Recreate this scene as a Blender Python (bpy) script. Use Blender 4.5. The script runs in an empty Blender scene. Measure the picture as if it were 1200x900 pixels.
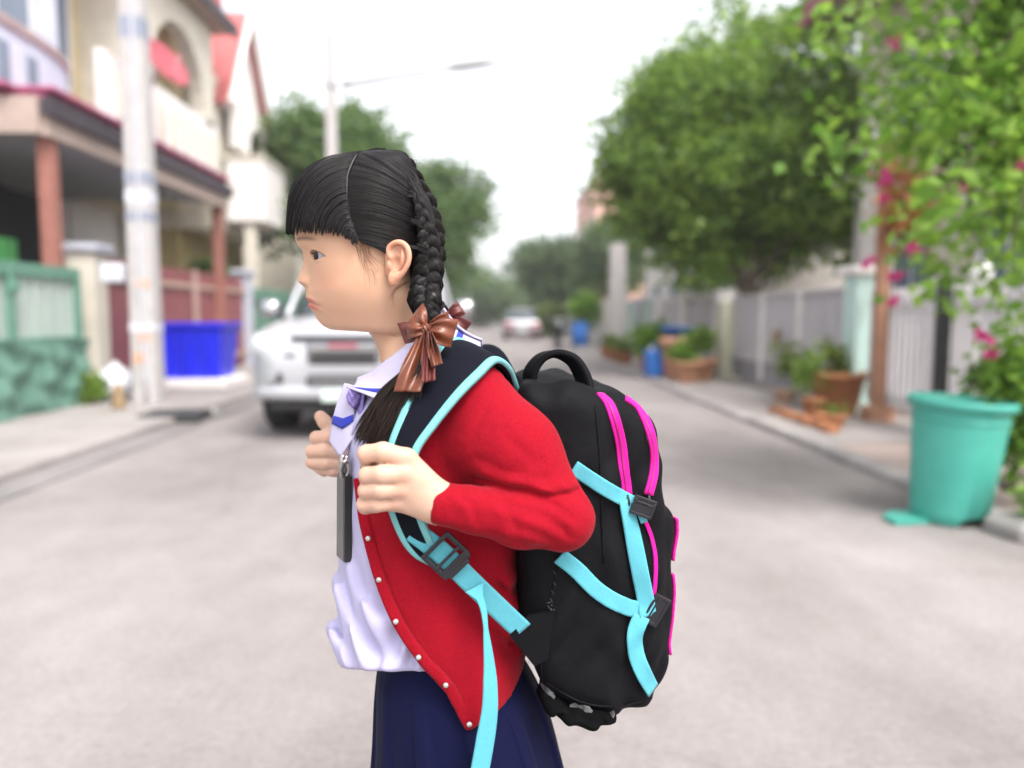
import bpy, math, random
import numpy as np
from mathutils import Euler, Vector
sc = bpy.context.scene
col = sc.collection
R = math.radians
# ------------------------------------------------------------------ camera
FOC = 906.0                       # focal length in pixels of a 1200 x 900 frame
CAM = Vector((0.0, 0.0, 1.12))
ROT = Euler((R(90 - 5.05), 0.0, R(-1.58)))
cd = bpy.data.cameras.new('camera'); cam = bpy.data.objects.new('camera', cd); col.objects.link(cam)
cam.location = CAM; cam.rotation_euler = ROT
cd.sensor_width = 36.0; cd.lens = FOC / 1200 * 36; cd.clip_start = 0.05; cd.clip_end = 600
cd.dof.use_dof = True; cd.dof.focus_distance = 0.885; cd.dof.aperture_fstop = 2.1; cd.dof.aperture_blades = 0
sc.camera = cam
# ------------------------------------------------------------------ sky, sun, exposure
SUN_EL, SUN_AZ = R(55), R(150)
w = bpy.data.worlds.new('World'); sc.world = w; w.use_nodes = True
nt = w.node_tree; nt.nodes.clear()
sky = nt.nodes.new('ShaderNodeTexSky'); sky.sky_type = 'NISHITA'; sky.sun_disc = False
sky.sun_elevation = SUN_EL; sky.sun_rotation = SUN_AZ; sky.air_density = 1.0; sky.dust_density = 3.5; sky.ozone_density = 1.0
hs = nt.nodes.new('ShaderNodeHueSaturation'); hs.inputs['Saturation'].default_value = 0.16
bg = nt.nodes.new('ShaderNodeBackground'); bg.inputs['Strength'].default_value = 0.15
wo = nt.nodes.new('ShaderNodeOutputWorld')
nt.links.new(sky.outputs[0], hs.inputs['Color']); nt.links.new(hs.outputs[0], bg.inputs[0]); nt.links.new(bg.outputs[0], wo.inputs[0])
sl = bpy.data.lights.new('sun', 'SUN'); sl.energy = .95; sl.angle = R(25); sl.color = (1.0, 0.94, 0.86)
sun = bpy.data.objects.new('sun', sl); col.objects.link(sun)
sdir = Vector((0.30, -0.48, 0.82)).normalized()      # high, soft light from behind the camera
sun.rotation_euler = sdir.to_track_quat('Z', 'Y').to_euler()
SUN_EL = math.asin(sdir.z); SUN_AZ = math.atan2(sdir.x, sdir.y)
sky.sun_elevation = SUN_EL; sky.sun_rotation = SUN_AZ
vs = sc.view_settings
sc.display_settings.display_device = 'sRGB'
vs.view_transform = 'Standard'; vs.look = 'None'; vs.gamma = 1.0; vs.use_curve_mapping = False
vs.exposure = 1.55
sc.render.engine = 'CYCLES'
sc.cycles.use_denoising = True
sc.cycles.max_bounces = 8; sc.cycles.diffuse_bounces = 4; sc.cycles.transparent_max_bounces = 8
sc.cycles.caustics_reflective = False; sc.cycles.caustics_refractive = False
random.seed(7); rng = np.random.default_rng(7)

# ------------------------------------------------------------------ helpers
RM = np.array(ROT.to_matrix()); CAMN = np.array(CAM)
DG = 0.95                          # distance of the girl's middle plane
def G(px, py, dy=0.0, Y=None):
    """point of the world on plane Y = DG + dy (or Y) seen at photograph pixel px, py: used to lay the figure out"""
    d = RM @ np.array([(px - 600) / FOC, -(py - 450) / FOC, -1.0])
    return CAMN + d * (((DG + dy) if Y is None else Y) / d[1])
def GS(lst): return np.array([G(*p) for p in lst])

def lin(c):
    """sRGB 0-255 to linear"""
    c = np.array(c, float) / 255
    return tuple(np.where(c <= 0.04045, c / 12.92, ((c + 0.055) / 1.055) ** 2.4))

ORG = {}
def _org(p): return ORG.get(p.name, np.zeros(3)) if p is not None else np.zeros(3)
def thing(name, label, cat, loc=(0, 0, 0), group=None):
    o = bpy.data.objects.new(name, None); col.objects.link(o); o.location = loc; o.empty_display_size = 0.1
    o['label'] = label; o['category'] = cat
    if group: o['group'] = group
    ORG[o.name] = np.array(loc, float)
    return o
def tag(o, label=None, cat=None, group=None, kind=None):
    if label: o['label'] = label
    if cat: o['category'] = cat
    if group: o['group'] = group
    if kind: o['kind'] = kind
    return o
def mesh_data(name, V, F, smooth=True):
    V = np.asarray(V, np.float32).reshape(-1, 3)
    me = bpy.data.meshes.new(name)
    if isinstance(F, np.ndarray) and F.ndim == 2:
        n, k = F.shape
        me.vertices.add(len(V)); me.vertices.foreach_set('co', V.ravel())
        me.loops.add(n * k); me.loops.foreach_set('vertex_index', F.astype(np.int32).ravel())
        me.polygons.add(n)
        me.polygons.foreach_set('loop_start', np.arange(0, n * k, k, dtype=np.int32))
        me.update(calc_edges=True); me.validate()
    else:
        me.from_pydata(V.tolist(), [], [list(map(int, f)) for f in F]); me.update()
    if smooth: me.polygons.foreach_set('use_smooth', np.ones(len(me.polygons), bool))
    return me
def obj(name, V, F, mat, parent=None, smooth=True, loc=None):
    """one mesh object; V in world coordinates"""
    org = _org(parent) if parent is not None else (np.array(loc, float) if loc is not None else np.zeros(3))
    me = mesh_data(name, np.asarray(V, float).reshape(-1, 3) - org, F, smooth)
    me.materials.append(mat)
    o = bpy.data.objects.new(name, me); col.objects.link(o)
    if parent is not None: o.parent = parent
    else: o.location = org
    ORG[o.name] = org
    return o
def copy_tree(o, parent=None):
    c = o.copy(); col.objects.link(c); c.parent = parent
    for ch in list(o.children): copy_tree(ch, c)
    return c
class MB:
    """collects shapes into one mesh"""
    def __init__(s): s.V = []; s.F = []; s.n = 0
    def add(s, V, F):
        V = np.asarray(V, float).reshape(-1, 3)
        s.V.append(V); s.F += [[int(i) + s.n for i in f] for f in F]; s.n += len(V); return s
    def build(s, name, mat, parent=None, smooth=False, **k): return obj(name, np.vstack(s.V), s.F, mat, parent, smooth, **k)

def box(c, s, rz=0.0, bev=0.0, taper=1.0):
    """box by centre and full size; chamfered when bev > 0; taper scales the bottom"""
    hx, hy, hz = s[0] / 2, s[1] / 2, s[2] / 2
    if bev <= 0:
        V = [(x * hx * (taper if z < 0 else 1), y * hy * (taper if z < 0 else 1), z * hz) for z in (-1, 1) for x, y in ((-1, -1), (1, -1), (1, 1), (-1, 1))]
        F = [(3, 2, 1, 0), (4, 5, 6, 7), (0, 1, 5, 4), (1, 2, 6, 5), (2, 3, 7, 6), (3, 0, 4, 7)]
    else:
        b = min(bev, hx * .99, hy * .99, hz * .99); V = []
        def ring(z, i):
            x, y = hx - i, hy - i; t = taper if z < 0 else 1.0
            x *= t; y *= t
            k = b if i < b * .5 else b * .3
            for p in ((-x + k, -y), (x - k, -y), (x, -y + k), (x, y - k), (x - k, y), (-x + k, y), (-x, y - k), (-x, -y + k)): V.append((p[0], p[1], z))
        ring(-hz, b); ring(-hz + b, 0); ring(hz - b, 0); ring(hz, b)
        F = [tuple(range(7, -1, -1)), tuple(range(24, 32))]
        for r in range(3):
            for i in range(8): F.append((r * 8 + i, r * 8 + (i + 1) % 8, r * 8 + 8 + (i + 1) % 8, r * 8 + 8 + i))
    V = np.array(V)
    if rz: 
        c_, s_ = math.cos(rz), math.sin(rz); V[:, :2] = V[:, :2] @ np.array([[c_, s_], [-s_, c_]])
    return V + np.array(c), F
def grid_faces(n, m, closed_u=False, closed_v=False):
    """faces of an n x m vertex grid (n rows of m)"""
    i = np.arange(n if closed_u else n - 1); j = np.arange(m if closed_v else m - 1)
    I, J = np.meshgrid(i, j, indexing='ij'); I2 = (I + 1) % n; J2 = (J + 1) % m
    return np.stack([I * m + J, I * m + J2, I2 * m + J2, I2 * m + J], -1).reshape(-1, 4)
def lathe(profile, c, seg=32, close=True):
    """profile list of (r, z)"""
    pr = np.array(profile, float); a = np.linspace(0, 2 * np.pi, seg, endpoint=False)
    V = np.stack([pr[:, None, 0] * np.cos(a), pr[:, None, 0] * np.sin(a), np.repeat(pr[:, None, 1], seg, 1)], -1).reshape(-1, 3) + np.array(c)
    F = [tuple(f) for f in grid_faces(len(pr), seg, False, True)]
    if close: F.append(tuple(range(seg - 1, -1, -1))); F.append(tuple(range((len(pr) - 1) * seg, len(pr) * seg)))
    return V, F
def catmull(P, n):
    """smooth curve through points, n samples"""
    P = np.asarray(P, float); m = len(P)
    Q = np.vstack([2 * P[0] - P[1], P, 2 * P[-1] - P[-2]])
    t = np.linspace(0, m - 1 - 1e-9, n); i = t.astype(int); f = (t - i)[:, None]
    a, b, c, d = Q[i], Q[i + 1], Q[i + 2], Q[i + 3]
    return 0.5 * ((2 * b) + (c - a) * f + (2 * a - 5 * b + 4 * c - d) * f ** 2 + (3 * b - a - 3 * c + d) * f ** 3)
def unit(v): v = np.asarray(v, float); return v / np.maximum(np.linalg.norm(v, axis=-1, keepdims=True), 1e-12)
def frames(P, up=None):
    P = np.asarray(P, float); T = unit(np.gradient(P, axis=0))
    if up is not None:
        U = np.broadcast_to(np.asarray(up, float), P.shape); N = unit(U - (U * T).sum(-1, keepdims=True) * T)
    else:
        N = np.zeros_like(P); a = np.array([0, 0, 1.0]) if abs(T[0][2]) < .9 else np.array([1.0, 0, 0])
        n = unit(a - a.dot(T[0]) * T[0])
        for i in range(len(P)):
            n = unit(n - n.dot(T[i]) * T[i]); N[i] = n
    return T, N, np.cross(T, N)
def tube(P, r, seg=8, n=None, up=None, flat=1.0, caps=True):
    if n: P = catmull(P, n)
    P = np.asarray(P, float); T, N, B = frames(P, up)
    r = np.broadcast_to(np.asarray(r, float) if np.ndim(r) == 0 else np.interp(np.linspace(0, 1, len(P)), np.linspace(0, 1, len(r)), r), (len(P),))
    a = np.linspace(0, 2 * np.pi, seg, endpoint=False)
    V = P[:, None] + r[:, None, None] * (np.cos(a)[None, :, None] * N[:, None] + flat * np.sin(a)[None, :, None] * B[:, None])
    F = [tuple(f) for f in grid_faces(len(P), seg, False, True)]
    if caps: F += [tuple(range(seg - 1, -1, -1)), tuple(range((len(P) - 1) * seg, len(P) * seg))]
    return V.reshape(-1, 3), F
def slab_sweep(P, W, th, hw, lens=0.0, m=9, N=None, skew=False):
    """band swept along P: W width direction, hw half width, th thickness, lens = extra thickness in the middle"""
    P = np.asarray(P, float); k = len(P); T = unit(np.gradient(P, axis=0)); W = np.asarray(W, float)
    if W.ndim == 1: W = np.repeat(W[None], k, 0)
    W = unit(W) if skew else unit(W - (W * T).sum(-1, keepdims=True) * T); Nn = unit(np.cross(T, W)) if N is None else N
    hw = np.broadcast_to(np.asarray(hw, float), (k,)); s = np.linspace(-1, 1, m)
    t = th / 2 + lens * np.clip(1 - s ** 4, 0, 1)
    up = P[:, None] + (s[None, :] * hw[:, None])[..., None] * W[:, None] + t[None, :, None] * Nn[:, None]
    dn = P[:, None] + (s[None, :] * hw[:, None])[..., None] * W[:, None] - t[None, :, None] * Nn[:, None]
    V = np.concatenate([up, dn[:, ::-1]], 1).reshape(-1, 3)
    F = [tuple(f) for f in grid_faces(k, 2 * m, False, True)]
    F += [tuple(range(2 * m - 1, -1, -1)), tuple(range((k - 1) * 2 * m, k * 2 * m))]
    return V, F
def strands(P, r):
    """P [n,k,3] poly-lines, r [n,k] radii: three-sided tubes as one mesh"""
    n, k, _ = P.shape
    T = unit(np.gradient(P, axis=1)); a = np.where(np.abs(T[..., 1:2]) < .8, np.array([0, 1.0, 0]), np.array([1.0, 0, 0]))
    N = unit(np.cross(T, a)); B = np.cross(T, N)
    ang = np.array([0, 2 * np.pi / 3, 4 * np.pi / 3])
    V = P[:, :, None] + r[:, :, None, None] * (np.cos(ang)[:, None] * N[:, :, None] + np.sin(ang)[:, None] * B[:, :, None])
    f = grid_faces(k, 3, False, True)
    F = (f[None] + (np.arange(n) * k * 3)[:, None, None]).reshape(-1, 4)
    return V.reshape(-1, 3), F
def superbox(secs, seg=28, e=.42):
    """closed loft along y: secs (y, half width, z0, z1) with super-elliptic sections"""
    a = np.linspace(0, 2 * np.pi, seg, endpoint=False); c, s = np.cos(a), np.sin(a)
    cx = np.sign(c) * np.abs(c) ** e; sz = np.sign(s) * np.abs(s) ** e; V = []
    for y, w_, z0, z1 in secs: V.append(np.stack([w_ * cx, 0 * cx + y, (z0 + z1) / 2 + (z1 - z0) / 2 * sz], 1))
    n = len(secs); F = [tuple(f) for f in grid_faces(n, seg, False, True)] + [tuple(range(seg - 1, -1, -1)), tuple(range((n - 1) * seg, n * seg))]
    return np.vstack(V), F
def cabin(rows, seg=32, e=.45):
    """closed loft along z: rows (z, half width, y0, y1)"""
    a = np.linspace(0, 2 * np.pi, seg, endpoint=False); c, s = np.cos(a), np.sin(a)
    cx = np.sign(c) * np.abs(c) ** e; sy = np.sign(s) * np.abs(s) ** e; V = []
    for z, w_, y0, y1 in rows: V.append(np.stack([w_ * cx, (y0 + y1) / 2 + (y1 - y0) / 2 * sy, 0 * cx + z], 1))
    n = len(rows); F = [tuple(f) for f in grid_faces(n, seg, False, True)] + [tuple(range(seg - 1, -1, -1)), tuple(range((n - 1) * seg, n * seg))]
    return np.vstack(V), F
# ---- implicit surfaces
def smin(a, b, k):
    h = np.clip(.5 + .5 * (b - a) / k, 0, 1); return b + (a - b) * h - k * h * (1 - h)
def smax(a, b, k): return -smin(-a, -b, k)
def cap(P, a, b, ra, rb):
    a = np.asarray(a); ba = np.asarray(b) - a; q = [P[i] - a[i] for i in range(3)]
    t = np.clip((q[0] * ba[0] + q[1] * ba[1] + q[2] * ba[2]) / ba.dot(ba), 0, 1)
    return np.sqrt((q[0] - t * ba[0]) ** 2 + (q[1] - t * ba[1]) ** 2 + (q[2] - t * ba[2]) ** 2) - (ra + (rb - ra) * t)
def chain(P, pts, rad, k):
    d = None
    for i in range(len(pts) - 1):
        e = cap(P, pts[i], pts[i + 1], rad[i], rad[i + 1]); d = e if d is None else smin(d, e, k)
    return d
def ell(P, c, r):
    x, y, z = [(P[i] - c[i]) for i in range(3)]
    k0 = np.sqrt((x / r[0]) ** 2 + (y / r[1]) ** 2 + (z / r[2]) ** 2) + 1e-9
    k1 = np.sqrt((x / r[0] ** 2) ** 2 + (y / r[1] ** 2) ** 2 + (z / r[2] ** 2) ** 2) + 1e-9
    return k0 * (k0 - 1) / k1
def surface_nets(fn, lo, hi, h):
    lo = np.asarray(lo, float); hi = np.asarray(hi, float); n = np.ceil((hi - lo) / h).astype(int) + 1
    ax = [(lo[i] + h * np.arange(n[i])).astype(np.float32) for i in range(3)]
    P = np.meshgrid(*ax, indexing='ij'); D = fn(P).astype(np.float32); S = D < 0
    c = np.zeros(tuple(n - 1), int)
    for i in (0, 1):
        for j in (0, 1):
            for k in (0, 1): c += S[i:n[0] - 1 + i, j:n[1] - 1 + j, k:n[2] - 1 + k]
    act = (c > 0) & (c < 8); idx = -np.ones(tuple(n - 1), int); cells = np.argwhere(act); idx[act] = np.arange(len(cells))
    acc = np.zeros((len(cells), 3)); cnt = np.zeros(len(cells))
    co = [(i, j, k) for i in (0, 1) for j in (0, 1) for k in (0, 1)]
    for A in co:
        for ax_ in range(3):
            if A[ax_]: continue
            B = list(A); B[ax_] = 1
            a = D[cells[:, 0] + A[0], cells[:, 1] + A[1], cells[:, 2] + A[2]]; b = D[cells[:, 0] + B[0], cells[:, 1] + B[1], cells[:, 2] + B[2]]
            m = (a < 0) != (b < 0); t = np.where(m, a / np.where(np.abs(a - b) < 1e-12, 1, a - b), 0)
            p = np.array(A, float)[None].repeat(len(cells), 0); p[:, ax_] = t
            acc[m] += p[m]; cnt[m] += 1
    V = lo + h * (cells + acc / np.maximum(cnt, 1)[:, None]); F = []
    for a in range(3):
        b, d = (a + 1) % 3, (a + 2) % 3
        sl0 = [slice(None)] * 3; sl1 = [slice(None)] * 3; sl0[a] = slice(0, -1); sl1[a] = slice(1, None)
        ch = S[tuple(sl0)] != S[tuple(sl1)]; e = np.argwhere(ch)
        e = e[(e[:, b] > 0) & (e[:, d] > 0) & (e[:, b] < n[b] - 1) & (e[:, d] < n[d] - 1)]
        ins = S[e[:, 0], e[:, 1], e[:, 2]]
        def cell(ob, od):
            q = e.copy(); q[:, b] -= ob; q[:, d] -= od; return idx[q[:, 0], q[:, 1], q[:, 2]]
        q = np.stack([cell(1, 1), cell(0, 1), cell(0, 0), cell(1, 0)], 1)
        q[~ins] = q[~ins][:, ::-1]; F.append(q)
    F = np.vstack(F); F = F[(F >= 0).all(1)]
    return V, F
def relax(V, F, it=2, lam=.5):
    E = np.vstack([F[:, [0, 1]], F[:, [1, 2]], F[:, [2, 3]], F[:, [3, 0]]]); n = len(V)
    for _ in range(it):
        s = np.zeros_like(V); c = np.zeros(n)
        for i, j in ((0, 1), (1, 0)):
            for k in range(3): s[:, k] += np.bincount(E[:, i], V[E[:, j], k], n)
            c += np.bincount(E[:, i], minlength=n)
        V = V + lam * (s / np.maximum(c, 1)[:, None] - V)
    return V
def pchip(x, xp, yp):
    """monotone-ish smooth interpolation"""
    xp = np.asarray(xp, float); yp = np.asarray(yp, float); h = np.diff(xp); d = np.diff(yp) / h
    m = np.zeros(len(xp)); m[0] = d[0]; m[-1] = d[-1]
    for i in range(1, len(xp) - 1):
        if d[i - 1] * d[i] > 0:
            w1 = 2 * h[i] + h[i - 1]; w2 = h[i] + 2 * h[i - 1]; m[i] = (w1 + w2) / (w1 / d[i - 1] + w2 / d[i])
    x = np.clip(x, xp[0], xp[-1]); i = np.clip(np.searchsorted(xp, x) - 1, 0, len(xp) - 2); t = (x - xp[i]) / h[i]
    return ((1 + 2 * t) * (1 - t) ** 2 * yp[i] + t * (1 - t) ** 2 * h[i] * m[i] + t * t * (3 - 2 * t) * yp[i + 1] + t * t * (t - 1) * h[i] * m[i + 1])

# ------------------------------------------------------------------ materials
MATS = {}
def mat(name, c, rough=.6, var=.12, vs_=6.0, bump=0.0, bs=60.0, metal=0.0, spec=.4, sss=0.0, sheen=0.0, coat=0.0, trans=0.0, hue=None, detail=4, coords='Object', fleck=0.0, alpha=1.0):
    """principled material: colour c (linear), uneven by noise of scale vs_, relief by noise of scale bs"""
    m = bpy.data.materials.new(name); m.use_nodes = True; t = m.node_tree; N = t.nodes; L = t.links
    p = N['Principled BSDF']; tc = N.new('ShaderNodeTexCoord'); c = np.array(c[:3], float)
    no = N.new('ShaderNodeTexNoise'); no.inputs['Scale'].default_value = vs_; no.inputs['Detail'].default_value = detail; no.inputs['Roughness'].default_value = .6
    L.new(tc.outputs[coords], no.inputs['Vector'])
    rp = N.new('ShaderNodeValToRGB'); rp.color_ramp.elements[0].position = .28; rp.color_ramp.elements[1].position = .72
    c2 = np.array(hue[:3]) if hue is not None else np.clip(c * (1 + var), 0, 1)
    rp.color_ramp.elements[0].color = (*np.clip(c * (1 - var), 0, 1), 1); rp.color_ramp.elements[1].color = (*c2, 1)
    L.new(no.outputs['Fac'], rp.inputs[0]); L.new(rp.outputs[0], p.inputs['Base Color'])
    p.inputs['Roughness'].default_value = rough; p.inputs['Metallic'].default_value = metal; p.inputs['Specular IOR Level'].default_value = spec
    if sss: p.inputs['Subsurface Weight'].default_value = sss; p.inputs['Subsurface Radius'].default_value = (1.0, .35, .2); p.inputs['Subsurface Scale'].default_value = .006
    if sheen: p.inputs['Sheen Weight'].default_value = sheen; p.inputs['Sheen Roughness'].default_value = .4
    if coat: p.inputs['Coat Weight'].default_value = coat; p.inputs['Coat Roughness'].default_value = .08
    if trans: p.inputs['Transmission Weight'].default_value = trans
    if alpha < 1: p.inputs['Alpha'].default_value = alpha
    if bump:
        n2 = N.new('ShaderNodeTexNoise'); n2.inputs['Scale'].default_value = bs; n2.inputs['Detail'].default_value = 5
        L.new(tc.outputs[coords], n2.inputs['Vector'])
        b = N.new('ShaderNodeBump'); b.inputs['Strength'].default_value = min(1.0, bump); b.inputs['Distance'].default_value = .6 / bs
        L.new(n2.outputs['Fac'], b.inputs['Height']); L.new(b.outputs[0], p.inputs['Normal'])
    MATS[name] = m
    return m
def leaf_mat(name, a, b, rough=.5):
    """foliage: diffuse and translucent, two greens by leaf (random per island)"""
    m = bpy.data.materials.new(name); m.use_nodes = True; t = m.node_tree; N = t.nodes; L = t.links
    p = N['Principled BSDF']; g = N.new('ShaderNodeNewGeometry'); rp = N.new('ShaderNodeValToRGB')
    rp.color_ramp.elements[0].color = (*a, 1); rp.color_ramp.elements[1].color = (*b, 1)
    L.new(g.outputs['Random Per Island'], rp.inputs[0]); L.new(rp.outputs[0], p.inputs['Base Color']); p.inputs['Roughness'].default_value = rough
    tr = N.new('ShaderNodeBsdfTranslucent'); L.new(rp.outputs[0], tr.inputs[0]); mx = N.new('ShaderNodeMixShader'); mx.inputs[0].default_value = .55
    L.new(p.outputs[0], mx.inputs[1]); L.new(tr.outputs[0], mx.inputs[2]); L.new(mx.outputs[0], N['Material Output'].inputs[0])
    return m
# ================================================================== the setting
def road_mat(name, c, c2, stain):
    m = bpy.data.materials.new(name); m.use_nodes = True; t = m.node_tree; N = t.nodes; L = t.links; p = N['Principled BSDF']
    tc = N.new('ShaderNodeTexCoord')
    def noise(s, d=6, r=.62, sx=1.0, sy=1.0):
        mp = N.new('ShaderNodeMapping'); mp.inputs['Scale'].default_value = (sx, sy, 1); L.new(tc.outputs['Object'], mp.inputs[0])
        n = N.new('ShaderNodeTexNoise'); n.inputs['Scale'].default_value = s; n.inputs['Detail'].default_value = d; n.inputs['Roughness'].default_value = r
        L.new(mp.outputs[0], n.inputs['Vector']); return n
    def ramp(n, a, b, p0, p1):
        r = N.new('ShaderNodeValToRGB'); r.color_ramp.elements[0].color = (*a, 1); r.color_ramp.elements[1].color = (*b, 1)
        r.color_ramp.elements[0].position = p0; r.color_ramp.elements[1].position = p1; L.new(n.outputs['Fac'], r.inputs[0]); return r
    def mul(a, b, f=1.0):
        x = N.new('ShaderNodeMix'); x.data_type = 'RGBA'; x.blend_type = 'MULTIPLY'; x.inputs[0].default_value = f
        L.new(a, x.inputs[6]); L.new(b, x.inputs[7]); return x.outputs[2]
    base = ramp(noise(.9, 8, .65), c, c2, .3, .7).outputs[0]
    st = mul(ramp(noise(.55, 5, .6, 1.0, .45), (stain - .08, stain - .08, stain - .09), (1, 1, 1), .36, .56).outputs[0], ramp(noise(1.9, 7, .68, 1.0, .6), (.86, .85, .835), (1.05, 1.045, 1.04), .36, .62).outputs[0])
    fl = ramp(noise(38, 6, .75), (.80,) * 3, (1.06,) * 3, .34, .66).outputs[0]
    gr = ramp(noise(160, 3, .8), (.76,) * 3, (1.08,) * 3, .3, .7).outputs[0]
    vo = N.new('ShaderNodeTexVoronoi'); vo.feature = 'DISTANCE_TO_EDGE'; vo.inputs['Scale'].default_value = .42
    wn = noise(3.0, 5, .7); mx = N.new('ShaderNodeMix'); mx.data_type = 'RGBA'; mx.inputs[0].default_value = .14
    L.new(tc.outputs['Object'], mx.inputs[6]); L.new(wn.outputs['Color'], mx.inputs[7]); L.new(mx.outputs[2], vo.inputs['Vector'])
    cr = N.new('ShaderNodeValToRGB'); cr.color_ramp.elements[0].color = (.62, .6, .58, 1); cr.color_ramp.elements[0].position = .0
    cr.color_ramp.elements[1].color = (1, 1, 1, 1); cr.color_ramp.elements[1].position = .006; L.new(vo.outputs['Distance'], cr.inputs[0])
    o = mul(mul(mul(mul(base, st), fl), gr, .8), cr.outputs[0], .22)
    L.new(o, p.inputs['Base Color']); p.inputs['Roughness'].default_value = .85; p.inputs['Specular IOR Level'].default_value = .25
    b = N.new('ShaderNodeBump'); b.inputs['Strength'].default_value = .5; b.inputs['Distance'].default_value = .004
    L.new(noise(90, 6, .7).outputs['Fac'], b.inputs['Height']); L.new(b.outputs[0], p.inputs['Normal'])
    return m
M_road = road_mat('road_concrete', (.290, .260, .258), (.360, .326, .322), .86)
M_pave = road_mat('pavement_concrete', (.33, .30, .29), (.41, .375, .365), .82)
M_drive = road_mat('driveway_concrete', (.40, .315, .285), (.47, .385, .36), .88)
M_gutter = road_mat('gutter_concrete', (.24, .225, .225), (.32, .30, .30), .75)
M_kerb = mat('kerb_concrete', (.33, .305, .295), .85, .25, 3, .4, 60)
M_soil = mat('ground_soil', (.20, .17, .13), .95, .3, 2, .4, 20)

def sheet(name, x0, x1, y0, y1, z, m, nx=1, ny=1):
    V = [(x0 + (x1 - x0) * i / nx, y0 + (y1 - y0) * j / ny, z) for j in range(ny + 1) for i in range(nx + 1)]
    return tag(obj(name, V, grid_faces(ny + 1, nx + 1), m, smooth=False), kind='structure')
sheet('ground', -300, 300, -60, 500, -.02, M_soil)
sheet('road', -2.95, 2.75, -12, 160, 0.0, M_road)
gut = obj('gutter', *box((-3.1, 70, .004), (.30, 164, .02)), M_gutter, smooth=False); tag(gut, kind='structure')
pl = obj('pavement_left', *box((-4.25, 70, .03), (2.0, 164, .10), 0, .02), M_pave, smooth=False); tag(pl, kind='structure')
pr = obj('pavement_right', *box((3.62, 75.0, -.02), (1.62, 137, .14), 0, .02), M_pave, smooth=False); tag(pr, kind='structure')
obj_dr = obj('driveway', *box((3.62, 0.2, -.02), (1.62, 12.4, .12), 0, .02), M_drive, smooth=False); tag(obj_dr, kind='structure')
k = thing('kerb', 'low concrete kerb along the right side of the road', 'kerb', (2.75, 3, 0)); k['kind'] = 'structure'
for i in range(26):
    y = -2 + i * 1.0
    obj('kerb_stone', *box((2.76 + rng.uniform(-.012, .012), y + .5, -.002), (.16, .985, .13 + rng.uniform(-.015, .015)), 0, .02), M_kerb, k, False)
# land on both sides up to the houses
sheet('yard_left', -60, -5.25, -12, 160, .0, M_pave); sheet('yard_right', 4.43, 60, -12, 160, .0, M_drive)
d = thing('drain_opening', 'dark drain opening beside the gutter in front of the pickup', 'drain', (-3.15, 8.2, 0))
M_black = mat('black_plastic', (.012, .012, .013), .5, .2, 5)
M_dark = mat('dark_iron', (.03, .03, .03), .6, .3, 20, .3, 60)
obj('drain_lid', *box((-3.35, 8.25, .06), (.62, .55, .085), .1, .015), M_dark, d, False)
obj('lid_frame', *box((-3.42, 8.55, .06), (.8, .12, .07), .1, .012), M_kerb, d, False)

# ---------------------------------------------------------------- foliage
def leaves(centres, per, spread, size, seed, droop=.35, aspect=.5):
    """leaf-shaped quads scattered about clump centres"""
    g = np.random.default_rng(seed); n = len(centres) * per
    c = np.repeat(centres, per, 0) + np.clip(g.normal(0, 1, (n, 3)), -1.7, 1.7) * np.repeat(np.broadcast_to(spread, (len(centres),)), per)[:, None] * np.array([1, 1, .75])
    d = unit(g.normal(0, 1, (n, 3)) * np.array([1, 1, .7]) + np.array([0, 0, -droop])); s = size * g.uniform(.6, 1.35, n)
    a = unit(np.cross(d, unit(g.normal(0, 1, (n, 3))))); nrm = np.cross(d, a)
    mid = c + d * (s * .5)[:, None] + nrm * (s * .08)[:, None]
    V = np.stack([c, mid + a * (s * aspect * .5)[:, None], c + d * s[:, None], mid - a * (s * aspect * .5)[:, None]], 1).reshape(-1, 3)
    return V, np.arange(4 * n).reshape(n, 4)
def crown_points(c, r, n, seed, hollow=.45, lump=5, low=-.75):
    """clump centres in an uneven crown made of overlapping lobes"""
    g = np.random.default_rng(seed); c = np.array(c); r = np.array(r)
    ld = unit(g.normal(0, 1, (lump, 3)) + np.array([0, 0, .25])); lc = c + ld * r * .5; lr = g.uniform(.45, .68, lump)
    P = []
    while len(P) < n:
        i = g.integers(-1, lump); v = unit(g.normal(0, 1, 3)); q = g.uniform(hollow, 1) ** .6
        p = (c + v * r * .72 * q) if i < 0 else (lc[i] + v * r * lr[i] * q)
        if (p[2] - c[2]) / r[2] > low + g.uniform(-.15, .15): P.append(p)
    return np.array(P)
M_bark = mat('tree_bark', (.13, .10, .075), .95, .35, 6, .8, 25)
def tree(label, base, c, r, n, per, size, m, seed, group=None, spread=.3, trunk_r=.14, hollow=.45, lump=6, low=-.75, name='tree'):
    t = thing(name, label, 'tree', (base[0], base[1], 0), group)
    g = np.random.default_rng(seed + 99); P = crown_points(c, r, n, seed, hollow, lump, low)
    b = MB(); top = np.array(c) + np.array([0, 0, r[2] * .25])
    pts = [np.array([base[0], base[1], 0.]), np.array([base[0] + g.normal(0, .08), base[1], c[2] * .3]), np.array(c) * .6 + np.array([base[0], base[1], c[2] * .4]) * .4 - np.array([0, 0, r[2] * .45]), top]
    b.add(*tube(pts, [trunk_r * 1.25, trunk_r, trunk_r * .75, trunk_r * .2], 10, 14))
    for i in range(7):
        e = P[g.integers(0, len(P))]; s = catmull(pts, 10)[4 + i % 4]
        b.add(*tube([s, (s + e) / 2 + g.normal(0, .12, 3) + np.array([0, 0, .15]), e], [trunk_r * .5, trunk_r * .28, .015], 7, 8))
    b.build('trunk', M_bark, t, True)
    V, F = leaves(P, per, spread, size, seed + 5)
    tag(obj('crown', V, F, m, t, smooth=False), kind='stuff')
    return t
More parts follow.
